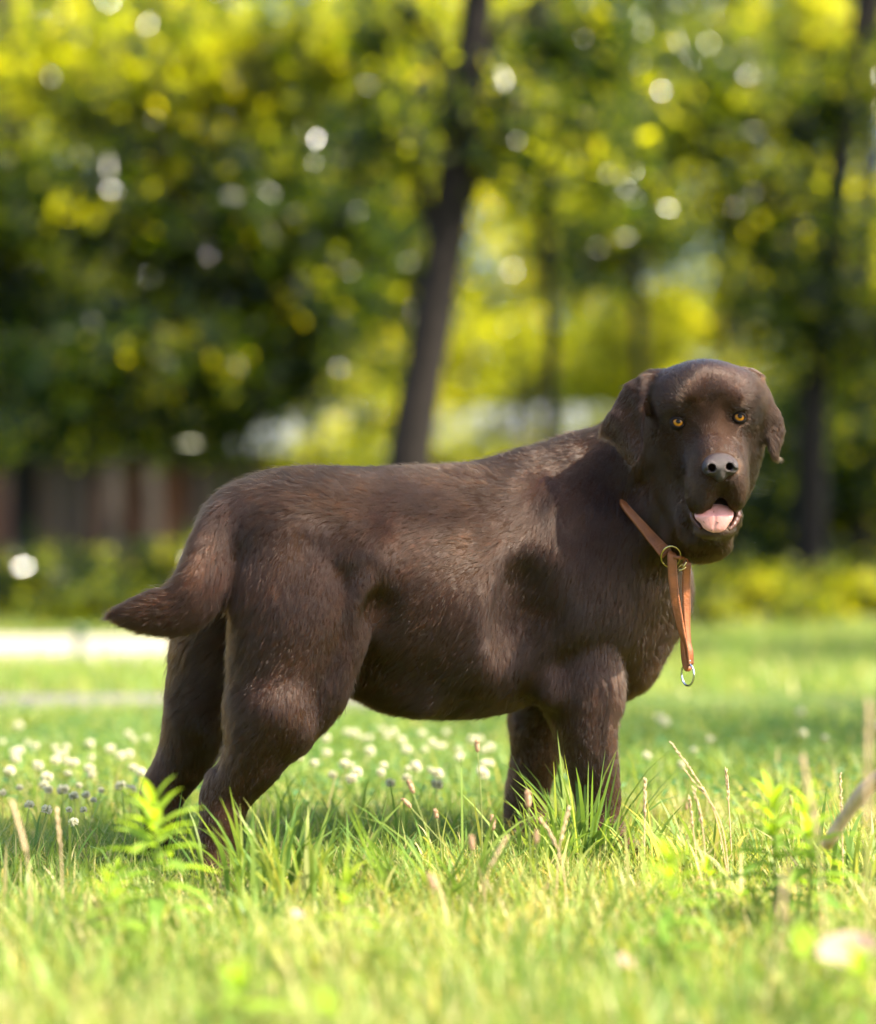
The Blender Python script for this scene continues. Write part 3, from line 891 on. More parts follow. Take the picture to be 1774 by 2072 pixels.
def front_y(px, py, r=9):
    """depth of the coat's base seen at a pixel"""
    x, y = to_px(bv)
    k = (x - px) ** 2 + (y - py) ** 2 < r * r
    return float(bv[k][:, 1].min()) if k.any() else 3.45


def hair_mat(name, color, rough=0.22, vary=0.4, tone=False):
    m = bpy.data.materials.new(name); n, l = nodes_of(m)
    n.remove(n['Principled BSDF'])
    h = n.new('ShaderNodeBsdfHairPrincipled')
    h.model = 'CHIANG'
    h.parametrization = 'COLOR'
    h.inputs['Roughness'].default_value = rough
    h.inputs['Radial Roughness'].default_value = 0.45
    h.inputs['Coat'].default_value = 0.0
    h.inputs['IOR'].default_value = 1.43
    h.inputs['Random Roughness'].default_value = 0.2
    hi = n.new('ShaderNodeHairInfo')
    at_ = n.new('ShaderNodeAttribute'); at_.attribute_name = 'tone'
    r = n.new('ShaderNodeValToRGB')
    r.color_ramp.elements[0].color = (*[c * (1 - vary) for c in color], 1)
    r.color_ramp.elements[1].color = (*[c * (1 + vary) for c in color], 1)
    l.new(hi.outputs['Random'], r.inputs[0])
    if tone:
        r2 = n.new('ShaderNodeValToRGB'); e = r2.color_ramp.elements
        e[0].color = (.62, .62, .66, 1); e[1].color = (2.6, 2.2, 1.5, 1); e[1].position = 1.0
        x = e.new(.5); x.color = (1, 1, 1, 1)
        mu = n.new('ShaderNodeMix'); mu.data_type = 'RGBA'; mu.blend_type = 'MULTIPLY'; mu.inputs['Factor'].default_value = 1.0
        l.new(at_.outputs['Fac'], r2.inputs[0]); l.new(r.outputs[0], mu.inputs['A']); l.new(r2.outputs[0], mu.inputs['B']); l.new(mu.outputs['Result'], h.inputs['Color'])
    else:
        l.new(r.outputs[0], h.inputs['Color'])
    l.new(h.outputs[0], n['Material Output'].inputs['Surface'])
    return m


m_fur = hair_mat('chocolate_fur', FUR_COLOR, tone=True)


def make_hair(name, roots, tips_pts, radius, mat, parent):
    n, k, _ = tips_pts.shape
    cu = bpy.data.hair_curves.new(name)
    cu.add_curves([k] * n)
    cu.attributes['position'].data.foreach_set('vector', np.ascontiguousarray(tips_pts, np.float32).ravel()) if 'position' in cu.attributes else cu.points.foreach_set('position', tips_pts.ravel())
    ra = cu.attributes.get('radius') or cu.attributes.new('radius', 'FLOAT', 'POINT')
    ra.data.foreach_set('value', np.ascontiguousarray(radius, np.float32).ravel())
    cu.materials.append(mat)
    return link(name, cu, parent)


# sample roots over the body, more of them where they can be seen
tri = np.vstack([bq[:, [0, 1, 2]], bq[:, [0, 2, 3]]])
bn, _ = vert_normals(bv, bq)
A, Bv, Cv = bv[tri[:, 0]], bv[tri[:, 1]], bv[tri[:, 2]]
area = 0.5 * np.linalg.norm(np.cross(Bv - A, Cv - A), axis=1)
cen = (A + Bv + Cv) / 3
vd = np.array((0, 0, CAM_H)) - cen; vd /= np.linalg.norm(vd, axis=1)[:, None]
fnrm = bn[tri].mean(1)
facing = (fnrm * vd).sum(1)
cx, cyy = to_px(cen)
headish = ((cx > 1300) & (cyy < 1110) & (cen[:, 1] < 3.50))
wgt = area * np.where(facing > -0.25, 1.0, 0.25) * np.where(headish, 2.8, 1.0)
# bare skin: nose, eyes, inside of the mouth
bare = np.zeros(len(cen), bool)
bare |= (((cx - 1457) / 33) ** 2 + ((cyy - 943) / 27) ** 2 < 1) & (cen[:, 1] < 3.34)
for ex, ey, eY in EYES:
    bare |= (((cx - ex) / 11) ** 2 + ((cyy - ey) / 8.5) ** 2 < 1) & (cen[:, 1] < 3.42)
bare |= (np.abs(cx - 1451) < 42) & (cyy > 1034) & (cyy < 1062) & (cen[:, 1] > 3.315) & (cen[:, 1] < 3.42) & (fnrm[:, 2] > -0.2)
bare |= (np.abs(cx - 1455) < 28) & (cyy > 1012) & (cyy < 1050) & (cen[:, 1] > 3.325) & (cen[:, 1] < 3.42)
wgt[bare] = 0
NH = N_HAIR
ti = RNG.choice(len(tri), NH, p=wgt / wgt.sum())
u, v = RNG.random(NH), RNG.random(NH)
sw = u + v > 1; u[sw] = 1 - u[sw]; v[sw] = 1 - v[sw]
ww = np.stack([1 - u - v, u, v], 1)
root = (bv[tri[ti]] * ww[:, :, None]).sum(1)
nrm = (bn[tri[ti]] * ww[:, :, None]).sum(1); nrm /= np.linalg.norm(nrm, axis=1)[:, None]
fd, fl_ = flow_at(root)
fd = fd + 0.34 * vnoise(root, 14, 3) + 0.20 * vnoise(root, 45, 4) + 0.10 * vnoise(root, 110, 14) + 0.10 * RNG.normal(size=root.shape)
t = fd - nrm * (fd * nrm).sum(1)[:, None]
t /= np.linalg.norm(t, axis=1)[:, None] + 1e-9
L = fl_ * np.where(fl_ > .014, .80, 1) * RNG.uniform(0.6, 1.15, NH) * (1 + 0.25 * vnoise(root, 30, 5)[:, 0])
lift = np.clip(0.24 + 0.15 * vnoise(root, 22, 6)[:, 0] + 0.09 * vnoise(root, 80, 8)[:, 1] + 0.07 * RNG.normal(size=NH), 0.06, 0.9)
# tufts: tips lean towards the middle of a small cell
cell = 0.0062
gk = np.floor((root + 0.004 * vnoise(root, 60, 9)) / cell).astype(np.int64)
key = (gk[:, 0] * 73856093) ^ (gk[:, 1] * 19349663) ^ (gk[:, 2] * 83492791)
uq, inv = np.unique(key, return_inverse=True)
inv = inv.ravel()
cnt = np.bincount(inv)
cm = np.stack([np.bincount(inv, root[:, c]) / cnt for c in range(3)], 1)
tm = np.stack([np.bincount(inv, t[:, c]) / cnt for c in range(3)], 1)
rj = np.random.default_rng(5).normal(size=tm.shape) * 0.16
tm = tm + rj
toc = cm[inv] - root
toc -= nrm * (toc * nrm).sum(1)[:, None]
clump = np.clip((fl_ - 0.001) / 0.018, 0, 1) * 0.46
cr_ = np.random.default_rng(15).normal(size=len(cnt))
lift = np.clip(lift + 0.045 * cr_[inv], 0.05, 0.95)
stray = RNG.random(NH) < 0.025
lift = np.where(stray, RNG.uniform(.5, 1.0, NH), lift)
dirt = t * (1 - clump)[:, None] + tm[inv] * clump[:, None]
dirt -= nrm * (dirt * nrm).sum(1)[:, None]
dirt /= np.linalg.norm(dirt, axis=1)[:, None] + 1e-9
K = 5
S = np.linspace(0, 1, K)
pts = np.empty((NH, K, 3), np.float32)
for i, s in enumerate(S):
    fwd = (s * np.cos(lift) + 0.12 * s * s)
    out = np.sin(lift) * (1.35 * s - 0.75 * s * s)
    pts[:, i] = root - nrm * 0.001 + dirt * (L * fwd)[:, None] + nrm * (L * out)[:, None] + toc * (clump * s * s * 0.75)[:, None]
    pts[:, i, 2] -= (L * 0.05 * s * s)
thick = np.where(fl_ < 0.011, 0.00014, 0.000155) * RNG.uniform(0.75, 1.25, NH)
rad = thick[:, None] * np.array((1.0, 1.0, 0.85, 0.5, 0.08))[None, :]
fur = make_hair('fur', root, pts, rad, m_fur, dog)
# the coat is bleached lighter on the hip, the hocks and the edges of the ears; the lower flank is lightened for warm light
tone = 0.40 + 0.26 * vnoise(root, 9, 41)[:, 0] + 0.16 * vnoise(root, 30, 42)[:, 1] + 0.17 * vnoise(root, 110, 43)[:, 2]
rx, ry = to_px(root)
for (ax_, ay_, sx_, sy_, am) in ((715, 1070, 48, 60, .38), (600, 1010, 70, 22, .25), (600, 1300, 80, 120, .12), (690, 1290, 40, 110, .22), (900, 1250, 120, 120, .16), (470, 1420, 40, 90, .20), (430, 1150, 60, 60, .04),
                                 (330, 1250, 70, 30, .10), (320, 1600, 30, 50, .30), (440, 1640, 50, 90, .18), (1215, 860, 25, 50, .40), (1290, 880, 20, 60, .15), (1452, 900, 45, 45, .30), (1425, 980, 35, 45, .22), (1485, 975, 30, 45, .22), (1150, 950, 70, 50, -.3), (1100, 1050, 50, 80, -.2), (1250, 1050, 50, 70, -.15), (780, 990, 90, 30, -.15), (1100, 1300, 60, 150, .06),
                                 (1180, 1250, 90, 120, -.18), (420, 1350, 40, 120, -.2), (780, 1250, 45, 50, -.25), (1390, 1020, 60, 60, -.1), (1390, 830, 30, 18, -.2), (1478, 822, 28, 16, -.2)):  # negative entries paint shade on shoulder, saddle, flank spot and brows
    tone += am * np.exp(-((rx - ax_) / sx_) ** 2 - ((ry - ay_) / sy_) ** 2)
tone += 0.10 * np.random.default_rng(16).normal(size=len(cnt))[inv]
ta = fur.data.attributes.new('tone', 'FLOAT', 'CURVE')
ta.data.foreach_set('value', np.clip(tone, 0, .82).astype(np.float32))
# ------------------------------------------------------------------ nose
def small_field(c, hx, hy, hz, step):
    return Field(np.arange(c[0] - hx, c[0] + hx, step), np.arange(c[1] - hy, c[1] + hy, step), np.arange(c[2] - hz, c[2] + hz, step))


def px_ell(Fd, px, py, Y, rx, ry, rz, k=0.004, sub=False):
    s = Y / FPX
    Fd.ell(at(px, py, Y), (rx * s, ry, rz * s), k, sub)


NB = B
B = small_field(at(1457, 945, 3.30), 0.040, 0.035, 0.036, 0.0008)
px_ell(B, 1457, 936, 3.303, 32, 0.021, 20, 0.006)
px_ell(B, 1457, 946, 3.298, 30, 0.019, 18, 0.006)
px_ell(B, 1438, 946, 3.294, 17, 0.016, 17, 0.005)
px_ell(B, 1478, 944, 3.294, 17, 0.016, 17, 0.005)
px_ell(B, 1458, 960, 3.294, 13, 0.012, 15, 0.006)
B.cone(at(1438, 949, 3.270), at(1445, 944, 3.300), 0.0062, 0.0038, 0.003, sub=True)
B.cone(at(1480, 946, 3.270), at(1472, 942, 3.300), 0.0058, 0.0036, 0.003, sub=True)
B.cone(at(1438, 951, 3.277), at(1424, 956, 3.287), 0.0030, 0.0014, 0.003, sub=True)
B.cone(at(1480, 949, 3.277), at(1493, 953, 3.287), 0.0028, 0.0014, 0.003, sub=True)
B.cone(at(1458.5, 946, 3.2745), at(1458.5, 978, 3.282), 0.0010, 0.0010, 0.002, sub=True)
nv, nq = surface_nets(B)
nv = relax(nv, nq, 1)
m_nose = mat_simple('wet_brown_nose', (0.026, 0.014, 0.012), 0.36, 0.5, noise=(180, 0.35), bump=(1100, 0.9))
nose = link('nose', np_mesh('nose', nv, nq, [m_nose]), dog)

# ------------------------------------------------------------------ tongue
TG = [(1446, 1016), (1430, 1022), (1405, 1032), (1402, 1042), (1405, 1052), (1414, 1060), (1421, 1071), (1431, 1078), (1442, 1081.5), (1459, 1081), (1470, 1075),
      (1477, 1064), (1485, 1054), (1489, 1042), (1490, 1028), (1478, 1021), (1462, 1016)]
B = small_field(at(1448, 1045, 3.33), 0.042, 0.06, 0.038, 0.0010)
tc_ = at(1447, 1045, 3.325)
B.slab(TG, 3.325, lambda x, z: 3.319 + 0.95 * np.maximum(z - tc_[2], 0) ** 1.0 + 6.0 * np.maximum(tc_[2] - z, 0) ** 2 + 9.0 * (x - tc_[0]) ** 2
       - 0.0008 * np.exp(-((x - at(1447, 1045, 3.325)[0] - 0.1 * (z - tc_[2])) / 0.002) ** 2) * -1.0, 0.0028, 0.003)
tv, tq = surface_nets(B)
tv = relax(tv, tq, 1)
m_tongue = mat_simple('pink_tongue', (0.52, 0.24, 0.22), 0.28, 0.5, noise=(90, 0.12), bump=(900, 0.45), sss=0.3)
tongue = link('tongue', np_mesh('tongue', tv, tq, [m_tongue]), dog)
# crumbs of soil stuck on the tongue stay in one small mesh
parts = []
for (a, b, ln, an) in ((1425, 1056, 2.2, -1.0), (1441, 1073, 1.6, -.4), (1453, 1057, 2.6, -.4), (1446, 1035, 1.5, 1.2), (1435, 1052, 0.8, 0)):
    p0 = at(a, b, 3.317); dd = np.array((math.cos(an), 0, math.sin(an))) * ln * 0.0007
    yy = tv[np.argsort((tv[:, 0] - p0[0]) ** 2 + (tv[:, 2] - p0[2]) ** 2)[:12], 1].min()
    p0[1] = yy - 0.0002
    parts.append(tube([p0 - dd, p0, p0 + dd], 0.0004, 6))
link('dirt_speck', np_mesh('dirt_speck', *join(parts), [mat_simple('soil_crumb', (0.04, 0.025, 0.015), 0.9)]), tongue)

bm = bmesh.new(); bmesh.ops.create_uvsphere(bm, u_segments=20, v_segments=14, radius=1.0)
bmesh.ops.scale(bm, vec=(0.019, 0.016, 0.017), verts=bm.verts); bmesh.ops.translate(bm, vec=at(1455, 1024, 3.352), verts=bm.verts)
me = bpy.data.meshes.new('mouth'); bm.to_mesh(me); bm.free(); me.materials.append(mat_simple('dark_gum', (0.012, 0.005, 0.004), 0.6, 0.2))
link('mouth', me, dog)

# ------------------------------------------------------------------ lips at the corners of the mouth
m_lip = mat_simple('brown_lip', (0.075, 0.026, 0.018), 0.35, 0.5, bump=(500, 0.5))
for pts_ in ([(1403, 1034, 3.352, 3), (1401, 1041, 3.350, 5), (1403, 1050, 3.348, 5), (1410, 1059, 3.345, 4), (1419, 1070, 3.340, 3)],
             [(1489, 1022, 3.350, 3), (1491, 1032, 3.350, 6), (1493, 1043, 3.350, 8), (1489, 1054, 3.347, 7), (1484, 1063, 3.343, 6), (1475, 1073, 3.338, 3)]):
    P = spline([at(a, b, c) for a, b, c, r in pts_], 16)
    rr = np.interp(np.linspace(0, 1, 16), np.linspace(0, 1, len(pts_)), [r * 3.34 / FPX for *_, r in pts_])
    rr = rr * (1 + 0.15 * np.sin(np.arange(16) * 2.3))
    link('lip', np_mesh('lip', *tube(P, rr, 10), [m_lip]), dog)

# ------------------------------------------------------------------ eyes
def eye_mat():
    m = bpy.data.materials.new('amber_eye'); n, l = nodes_of(m)
    b = n['Principled BSDF']
    tc = n.new('ShaderNodeTexCoord'); sx = n.new('ShaderNodeSeparateXYZ')
    l.new(tc.outputs['Object'], sx.inputs[0])
    cb = n.new('ShaderNodeCombineXYZ'); l.new(sx.outputs['X'], cb.inputs['X']); l.new(sx.outputs['Z'], cb.inputs['Z'])
    ln = n.new('ShaderNodeVectorMath'); ln.operation = 'LENGTH'; l.new(cb.outputs[0], ln.inputs[0])
    r = n.new('ShaderNodeValToRGB'); e = r.color_ramp.elements
    mul = n.new('ShaderNodeMath'); mul.operation = 'MULTIPLY'; mul.inputs[1].default_value = 100
    l.new(ln.outputs['Value'], mul.inputs[0]); l.new(mul.outputs[0], r.inputs[0])
    e[0].position = 0.0; e[0].color = (0.003, 0.002, 0.002, 1)
    e[1].position = 1.0; e[1].color = (0.05, 0.02, 0.012, 1)
    for p, c in ((0.30, (0.003, 0.002, 0.002)), (0.35, (0.20, 0.075, 0.006)), (0.54, (0.36, 0.15, 0.012)), (0.66, (0.22, 0.075, 0.006)), (0.76, (0.02, 0.009, 0.004))):
        x = e.new(p); x.color = (*c, 1)
    l.new(r.outputs[0], b.inputs['Base Color'])
    b.inputs['Roughness'].default_value = 0.06
    b.inputs['IOR'].default_value = 1.30
    return m


m_eye = eye_mat()
m_lid = mat_simple('dark_eyelid', (0.010, 0.005, 0.004), 0.7, 0.2)
for (ex, ey, eY), (w2, up, dn, tilt) in zip(EYES, ((11.6, 6.0, 8.2, -0.14), (11.0, 5.6, 7.8, -0.16))):
    c = at(ex, ey, eY + 0.0045)
    bm = bmesh.new(); bmesh.ops.create_uvsphere(bm, u_segments=40, v_segments=28, radius=0.0112)
    me = bpy.data.meshes.new('eye'); bm.to_mesh(me); bm.free()
    for p in me.polygons: p.use_smooth = True
    me.materials.append(m_eye)
    eo = link('eye', me, dog, c)
    eo.rotation_euler = (-0.12, 0, 0.05)
    # lids: a skin over the ball, open as an almond
    s = eY / FPX; V = []; NA = 48; RB = 0.0117; NR = 7
    for j in range(NR):
        q = j / (NR - 1)
        for k in range(NA):
            a = 2 * math.pi * k / NA
            ca, sa = math.cos(a), math.sin(a)
            x, z = w2 * ca * s, sa * (up if sa > 0 else dn) * s * (1 - 0.30 * abs(ca) ** 4)
            x, z = x * math.cos(tilt) - z * math.sin(tilt), x * math.sin(tilt) + z * math.cos(tilt)
            xo, zo = RB * 0.97 * ca, RB * 0.97 * sa
            x, z = x * (1 - q) + xo * q, z * (1 - q) + zo * q
            r_ = RB + (0.0009 if 0 < j < 3 else 0.0004 if j else 0.0) + (0.0005 if sa > 0 and 0 < j < 4 else 0)
            y = -math.sqrt(max(r_ ** 2 - x * x - z * z, 1e-7))
            V.append((x, y, z))
    F = [(j * NA + k, j * NA + (k + 1) % NA, (j + 1) * NA + (k + 1) % NA, (j + 1) * NA + k) for j in range(NR - 1) for k in range(NA)]
    ld = link('eyelid', np_mesh('eyelid', np.array(V) + c, np.array(F), [m_lid]), eo)
    ld.matrix_parent_inverse = (Matrix.LocRotScale(eo.location, eo.rotation_euler, None)).inverted()

# ------------------------------------------------------------------ whiskers and brow hairs
wp = []
def whisk(x, y, Y, dx, dy, dz, ln):
    p = at(x, y, front_y(x, y) - 0.001)
    d = np.array((dx, dy, dz)); d /= np.linalg.norm(d)
    q = [p + d * ln * s + np.array((0, 0, -1)) * ln * 0.35 * s * s for s in np.linspace(0, 1, 7)]
    wp.append(q)
for k in range(4):
    whisk(1505 + RNG.uniform(-8, 4), 965 + RNG.uniform(0, 45), 0, 1, -.25 + RNG.uniform(-.2, .2), RNG.uniform(-.2, .5), RNG.uniform(.03, .055))
    whisk(1400 + RNG.uniform(-5, 12), 965 + RNG.uniform(0, 50), 0, -1, -.25 + RNG.uniform(-.3, .1), RNG.uniform(-.5, .2), RNG.uniform(.025, .045))
for k in range(4):
    whisk(1366 + RNG.uniform(-8, 8), 838, 0, RNG.uniform(-.5, .2), -.6, 1, RNG.uniform(.012, .02))
    whisk(1420 + RNG.uniform(-15, 50), 1080, 0, RNG.uniform(-.5, .2), -.5, -.8, RNG.uniform(.01, .02))
wp = np.array(wp)
make_hair('whisker', None, wp, np.tile(np.array((.9, .9, .8, .7, .6, .4, .15)) * 0.00006, (len(wp), 1)), hair_mat('whisker_hair', (0.12, 0.075, 0.045), 0.3, 0.2), dog)

# ------------------------------------------------------------------ collar
m_leather = mat_simple('tan_leather', (0.20, 0.060, 0.014), 0.5, 0.4, noise=(55, 0.28), bump=(260, 0.5))
m_thread = mat_simple('waxed_thread', (0.12, 0.05, 0.025), 0.7)
m_brass = mat_simple('brass_fitting', (0.55, 0.42, 0.18), 0.22, 0.5, 1.0)
m_steel = mat_simple('steel_ring', (0.55, 0.56, 0.58), 0.16, 0.5, 1.0)


def strap(path, width, thick, nrm_dir, n=60, twist=None, round_=0.0):
    """flat leather band along a path; width/thick may be lists"""
    P = spline(path, n)
    W = np.interp(np.linspace(0, 1, n), np.linspace(0, 1, len(width)), width) if hasattr(width, '__len__') else np.full(n, width)
    H = np.interp(np.linspace(0, 1, n), np.linspace(0, 1, len(thick)), thick) if hasattr(thick, '__len__') else np.full(n, thick)
    N = np.interp(np.linspace(0, 1, n), np.linspace(0, 1, len(twist)), twist) if twist is not None else np.zeros(n)
    T = np.gradient(P, axis=0); T /= np.linalg.norm(T, axis=1)[:, None]
    V = []; F = []; seg = 16
    frames = []
    for i in range(n):
        nd = np.asarray(nrm_dir, float); nd = nd - T[i] * nd.dot(T[i]); nd /= np.linalg.norm(nd)
        s = np.cross(T[i], nd)
        c_, s_ = math.cos(N[i]), math.sin(N[i])
        nd, s = nd * c_ + s * s_, s * c_ - nd * s_
        frames.append((P[i], s, nd, W[i], H[i]))
        for k in range(seg):
            a = 2 * math.pi * k / seg
            ca, sa = math.cos(a), math.sin(a)
            e = 0.45
            V.append(P[i] + s * (W[i] / 2) * math.copysign(abs(ca) ** e, ca) + nd * (H[i] / 2) * math.copysign(abs(sa) ** e, sa))
    for i in range(n - 1):
        for k in range(seg):
            k2 = (k + 1) % seg
            F.append((i * seg + k, i * seg + k2, (i + 1) * seg + k2, (i + 1) * seg + k))
    for i, rev in ((0, True), (n - 1, False)):
        cc = len(V); V.append(P[i])
        for k in range(0, seg, 2):
            a, b, d = i * seg + k, i * seg + (k + 1) % seg, i * seg + (k + 2) % seg
            F.append((cc, d, b, a) if rev else (cc, a, b, d))
    return (np.array(V), np.array(F)), frames


def stitches(frames, side, every=0.004, start=0.0, end=1.0):
    out = []; n = len(frames); acc = 0
    i0, i1 = int(start * (n - 1)), int(end * (n - 1))
    for i in range(i0, i1):
        p, s, nd, w_, h_ = frames[i]; q = frames[i + 1]
        L_ = np.linalg.norm(q[0] - p); m = max(1, round(L_ / every))
        for j in range(m):
            a = (j + 0.15) / m; b = (j + 0.8) / m
            f = lambda u: (p + s * side * w_ * 0.36 + nd * h_ * 0.54) * (1 - u) + (q[0] + q[1] * side * q[3] * 0.36 + q[2] * q[4] * 0.54) * u
            out.append(tube([f(a), f((a + b) / 2), f(b)], 0.00035, 5))
    return out


collar = empty('dog_collar', at(1300, 1065, 3.42))
tag(collar, 'tan stitched leather collar on the dog with a hanging strap loop and steel ring', 'dog collar')
ci = Matrix.Translation(-collar.location)
def cpart(name, vf, mat, parent=None):
    o = link(name, np_mesh(name, vf[0], vf[1], [mat]), parent or collar)
    o.matrix_parent_inverse = ci if parent is None else Matrix()
    return o

CFUR = 0.006
def cy_(px, py, off=CFUR): return at(px, py, front_y(px, py, 12) - off)
vis = [cy_(1252, 992, -0.035), cy_(1256, 1003, -0.022), cy_(1263, 1020, 0.000), cy_(1275, 1036, 0.009), cy_(1298, 1062, 0.010), cy_(1322, 1090, 0.011), cy_(1343, 1113, 0.013), cy_(1350, 1121, 0.013)]
# the rest of the band runs under the coat, round the back of the neck and the far side of the throat
nb = [at(1246, 975, 3.53), at(1238, 930, 3.56), at(1228, 890, 3.58), at(1262, 905, 3.66), at(1310, 965, 3.66), at(1355, 1040, 3.60), at(1385, 1100, 3.53), at(1385, 1128, 3.46), at(1370, 1128, 3.42)]
band, fr = strap(vis, [0.009, 0.010, 0.0115, 0.013, 0.0165, 0.0205, 0.0215], [0.006, 0.006, 0.006, 0.0055, 0.0048, 0.0045, 0.0045], (0.35, -1, 0.15), 60)
band2, _ = strap(nb[::-1] + [vis[0]], 0.010, 0.005, (0, 0, 1), 50)
bo = cpart('strap', join([band, band2]), m_leather)
st = []
for a_ in (0.80, 0.93):                                     # cross seams where the end is folded back
    i = int(a_ * 59); p, s, nd, w_, h_ = fr[i]
    for k in range(6):
        x0 = -0.42 + k * 0.15
        st.append(tube([p + s * w_ * x0 + nd * h_ * 0.56, p + s * w_ * (x0 + 0.05) + nd * h_ * 0.6, p + s * w_ * (x0 + 0.10) + nd * h_ * 0.56], 0.00032, 5))
st += stitches(fr, -1, 0.0035, 0.35, 1.0)
m_thread2 = mat_simple('pale_thread', (0.33, 0.16, 0.10), 0.7)
o = link('stitching', np_mesh('stitching', *join(st), [m_thread2]), bo)


def ring(c, ax1, ax2, r1, r2, tr, seg=48):
    P = [c + ax1 * r1 * math.cos(a) + ax2 * r2 * math.sin(a) for a in np.linspace(0, 2 * math.pi, seg + 1)]
    P.append(P[1])
    return tube(P, tr, 10, caps=False)


rc = cy_(1358, 1126, 0.017)
cpart('ring', ring(rc, np.array((.78, -.35, .5)) / np.linalg.norm((.78, -.35, .5)), np.array((-.45, -.30, .84)) / np.linalg.norm((-.45, -.3, .84)), 0.0150, 0.0150, 0.00135), m_brass)
HY = rc[1] - 0.004
hk = at(1380, 1148, HY)
cpart('hook', ring(hk, np.array((.9, 0, .43)), np.array((0.2, -.8, -.5)), 0.0065, 0.0055, 0.0012, 24), m_brass)
cpart('hook', ring(at(1385, 1142, HY), np.array((.5, 0, .86)), np.array((0.2, -.9, 0)), 0.0060, 0.0045, 0.0012, 24), m_brass)
s1, f1 = strap([at(1362, 1118, HY + .006), at(1360.5, 1126, HY - .003), at(1362, 1165, HY - .003), at(1366, 1205, HY - .002), at(1373, 1245, HY), at(1381, 1282, HY), at(1389, 1310, HY), at(1393, 1346, HY)],
               [0.0120, 0.0132, 0.0135, 0.0130, 0.0125, 0.0105, 0.0085, 0.0090], 0.0030, (0, -1, 0), 70, twist=[0, 0, 0, .1, .3, .7, 1.0, .9])
s2, f2 = strap([at(1392, 1136, HY + .005), at(1391, 1142, HY - .001), at(1389, 1180, HY + .004), at(1390, 1225, HY + .005), at(1391, 1265, HY + .004), at(1394, 1300, HY + .002), at(1398, 1320, HY), at(1399, 1344, HY + .001)],
               [0.0100, 0.0118, 0.0122, 0.0118, 0.0105, 0.0090, 0.0090, 0.0085], 0.0030, (0, -1, 0), 70, twist=[0, -.1, -.2, -.3, -.5, -.6, -.5, -.4])
lo = cpart('hanging_strap', join([s1, s2]), m_leather)
link('stitching', np_mesh('stitching', *join(stitches(f1, -1, .003) + stitches(f1, 1, .003) + stitches(f2, 1, .003) + stitches(f2, -1, .003)), [m_thread]), lo)
s3, f3 = strap([at(1381, 1293, HY + .004), at(1383, 1315, HY + .003), at(1386, 1338, HY + .002), at(1392, 1352, HY + .001), at(1398, 1340, HY + .006)], [0.0060, 0.0075, 0.0085, 0.0105, 0.0085], 0.0042, (0, -1, 0), 40, twist=[.9, .7, .5, .2, 0])
cpart('strap_end', s3, m_leather)
cpart('end_ring', ring(at(1392.5, 1365, HY + .001), np.array((.62, -.78, 0)), np.array((0, 0, 1.0)), 0.0125, 0.0160, 0.0015), m_steel)
cpart('rivet', ring(at(1396, 1338, HY - .003), np.array((1, 0, 0)), np.array((0, 0, 1.0)), 0.0012, 0.0012, 0.0007, 12), m_steel)
B = NB
# ------------------------------------------------------------------ grass
m_grass = leaf_mat('grass_blade', [(0, (0.060, 0.130, 0.030)), (1, (0.50, 0.40, 0.22)), (0.35, (0.115, 0.195, 0.040)), (0.6, (0.20, 0.26, 0.055)), (0.80, (0.30, 0.30, 0.09))], 0.45, 0.42, (1.8, 1.6, 0.8))


def blades(P, ln, wd, rng, tint, lean=0.35, K=5, head=None, curve=0.5):
    n = len(P)
    h = rng.uniform(0, 2 * math.pi, n) if head is None else head
    D = np.stack([np.cos(h), np.sin(h), np.zeros(n)], 1)
    tw = h + math.pi / 2 + rng.normal(0, .5, n)
    S = np.stack([np.cos(tw), np.sin(tw), np.zeros(n)], 1)
    le = np.abs(rng.normal(lean, 0.22, n))
    cu = np.abs(rng.normal(curve, 0.35, n))
    V = np.empty((n, K, 2, 3), np.float32)
    pos = P.copy(); ds = ln / (K - 1)
    prof = np.array([0.75, 1.0, 0.92, 0.62, 0.06]) if K == 5 else np.array([0.8, 1.0, 0.6, 0.06])
    for i in range(K):
        V[:, i, 0] = pos - S * (wd * prof[i] / 2)[:, None]
        V[:, i, 1] = pos + S * (wd * prof[i] / 2)[:, None]
        a = np.minimum(le + cu * i / (K - 1) * 1.6, 2.2)
        pos = pos + (D * np.sin(a)[:, None] + np.array((0, 0, 1.0)) * np.cos(a)[:, None]) * ds[:, None]
        pos[:, 2] = np.maximum(pos[:, 2], 0.006)
    q = np.array([[2 * i, 2 * i + 1, 2 * i + 3, 2 * i + 2] for i in range(K - 1)])
    Q = (np.arange(n)[:, None, None] * (2 * K) + q[None]).reshape(-1, 4)
    return V.reshape(-1, 3), Q, np.repeat(tint, 2 * K)


def patch(rng, n, y0, y1, pad, dens_pow=0.0):
    out = []
    while sum(map(len, out)) < n:
        y = rng.uniform(y0, y1, n * 2); x = rng.uniform(-1, 1, n * 2) * (0.19 * y1 + pad)
        ok = np.abs(x) < 0.19 * y + pad
        out.append(np.stack([x[ok], y[ok], np.zeros(ok.sum())], 1))
    return np.vstack(out)[:n]


g = np.random.default_rng(21)
parts_v, parts_q, parts_t, off = [], [], [], 0


def add_bl(V, Q, T):
    global off
    parts_v.append(V); parts_q.append(Q + off); parts_t.append(T); off += len(V)


def tint_of(P, rng, dry=0.12):
    nz = vnoise(P, 2.2, 31)[:, 0] * .5 + vnoise(P, 9, 32)[:, 1] * .35
    t = 0.52 + 0.22 * nz + rng.normal(0, 0.12, len(P))
    d = rng.random(len(P)) < dry * (1 + 0.8 * nz)
    return np.clip(np.where(d, rng.uniform(.78, 1.0, len(P)), t), 0, 1)


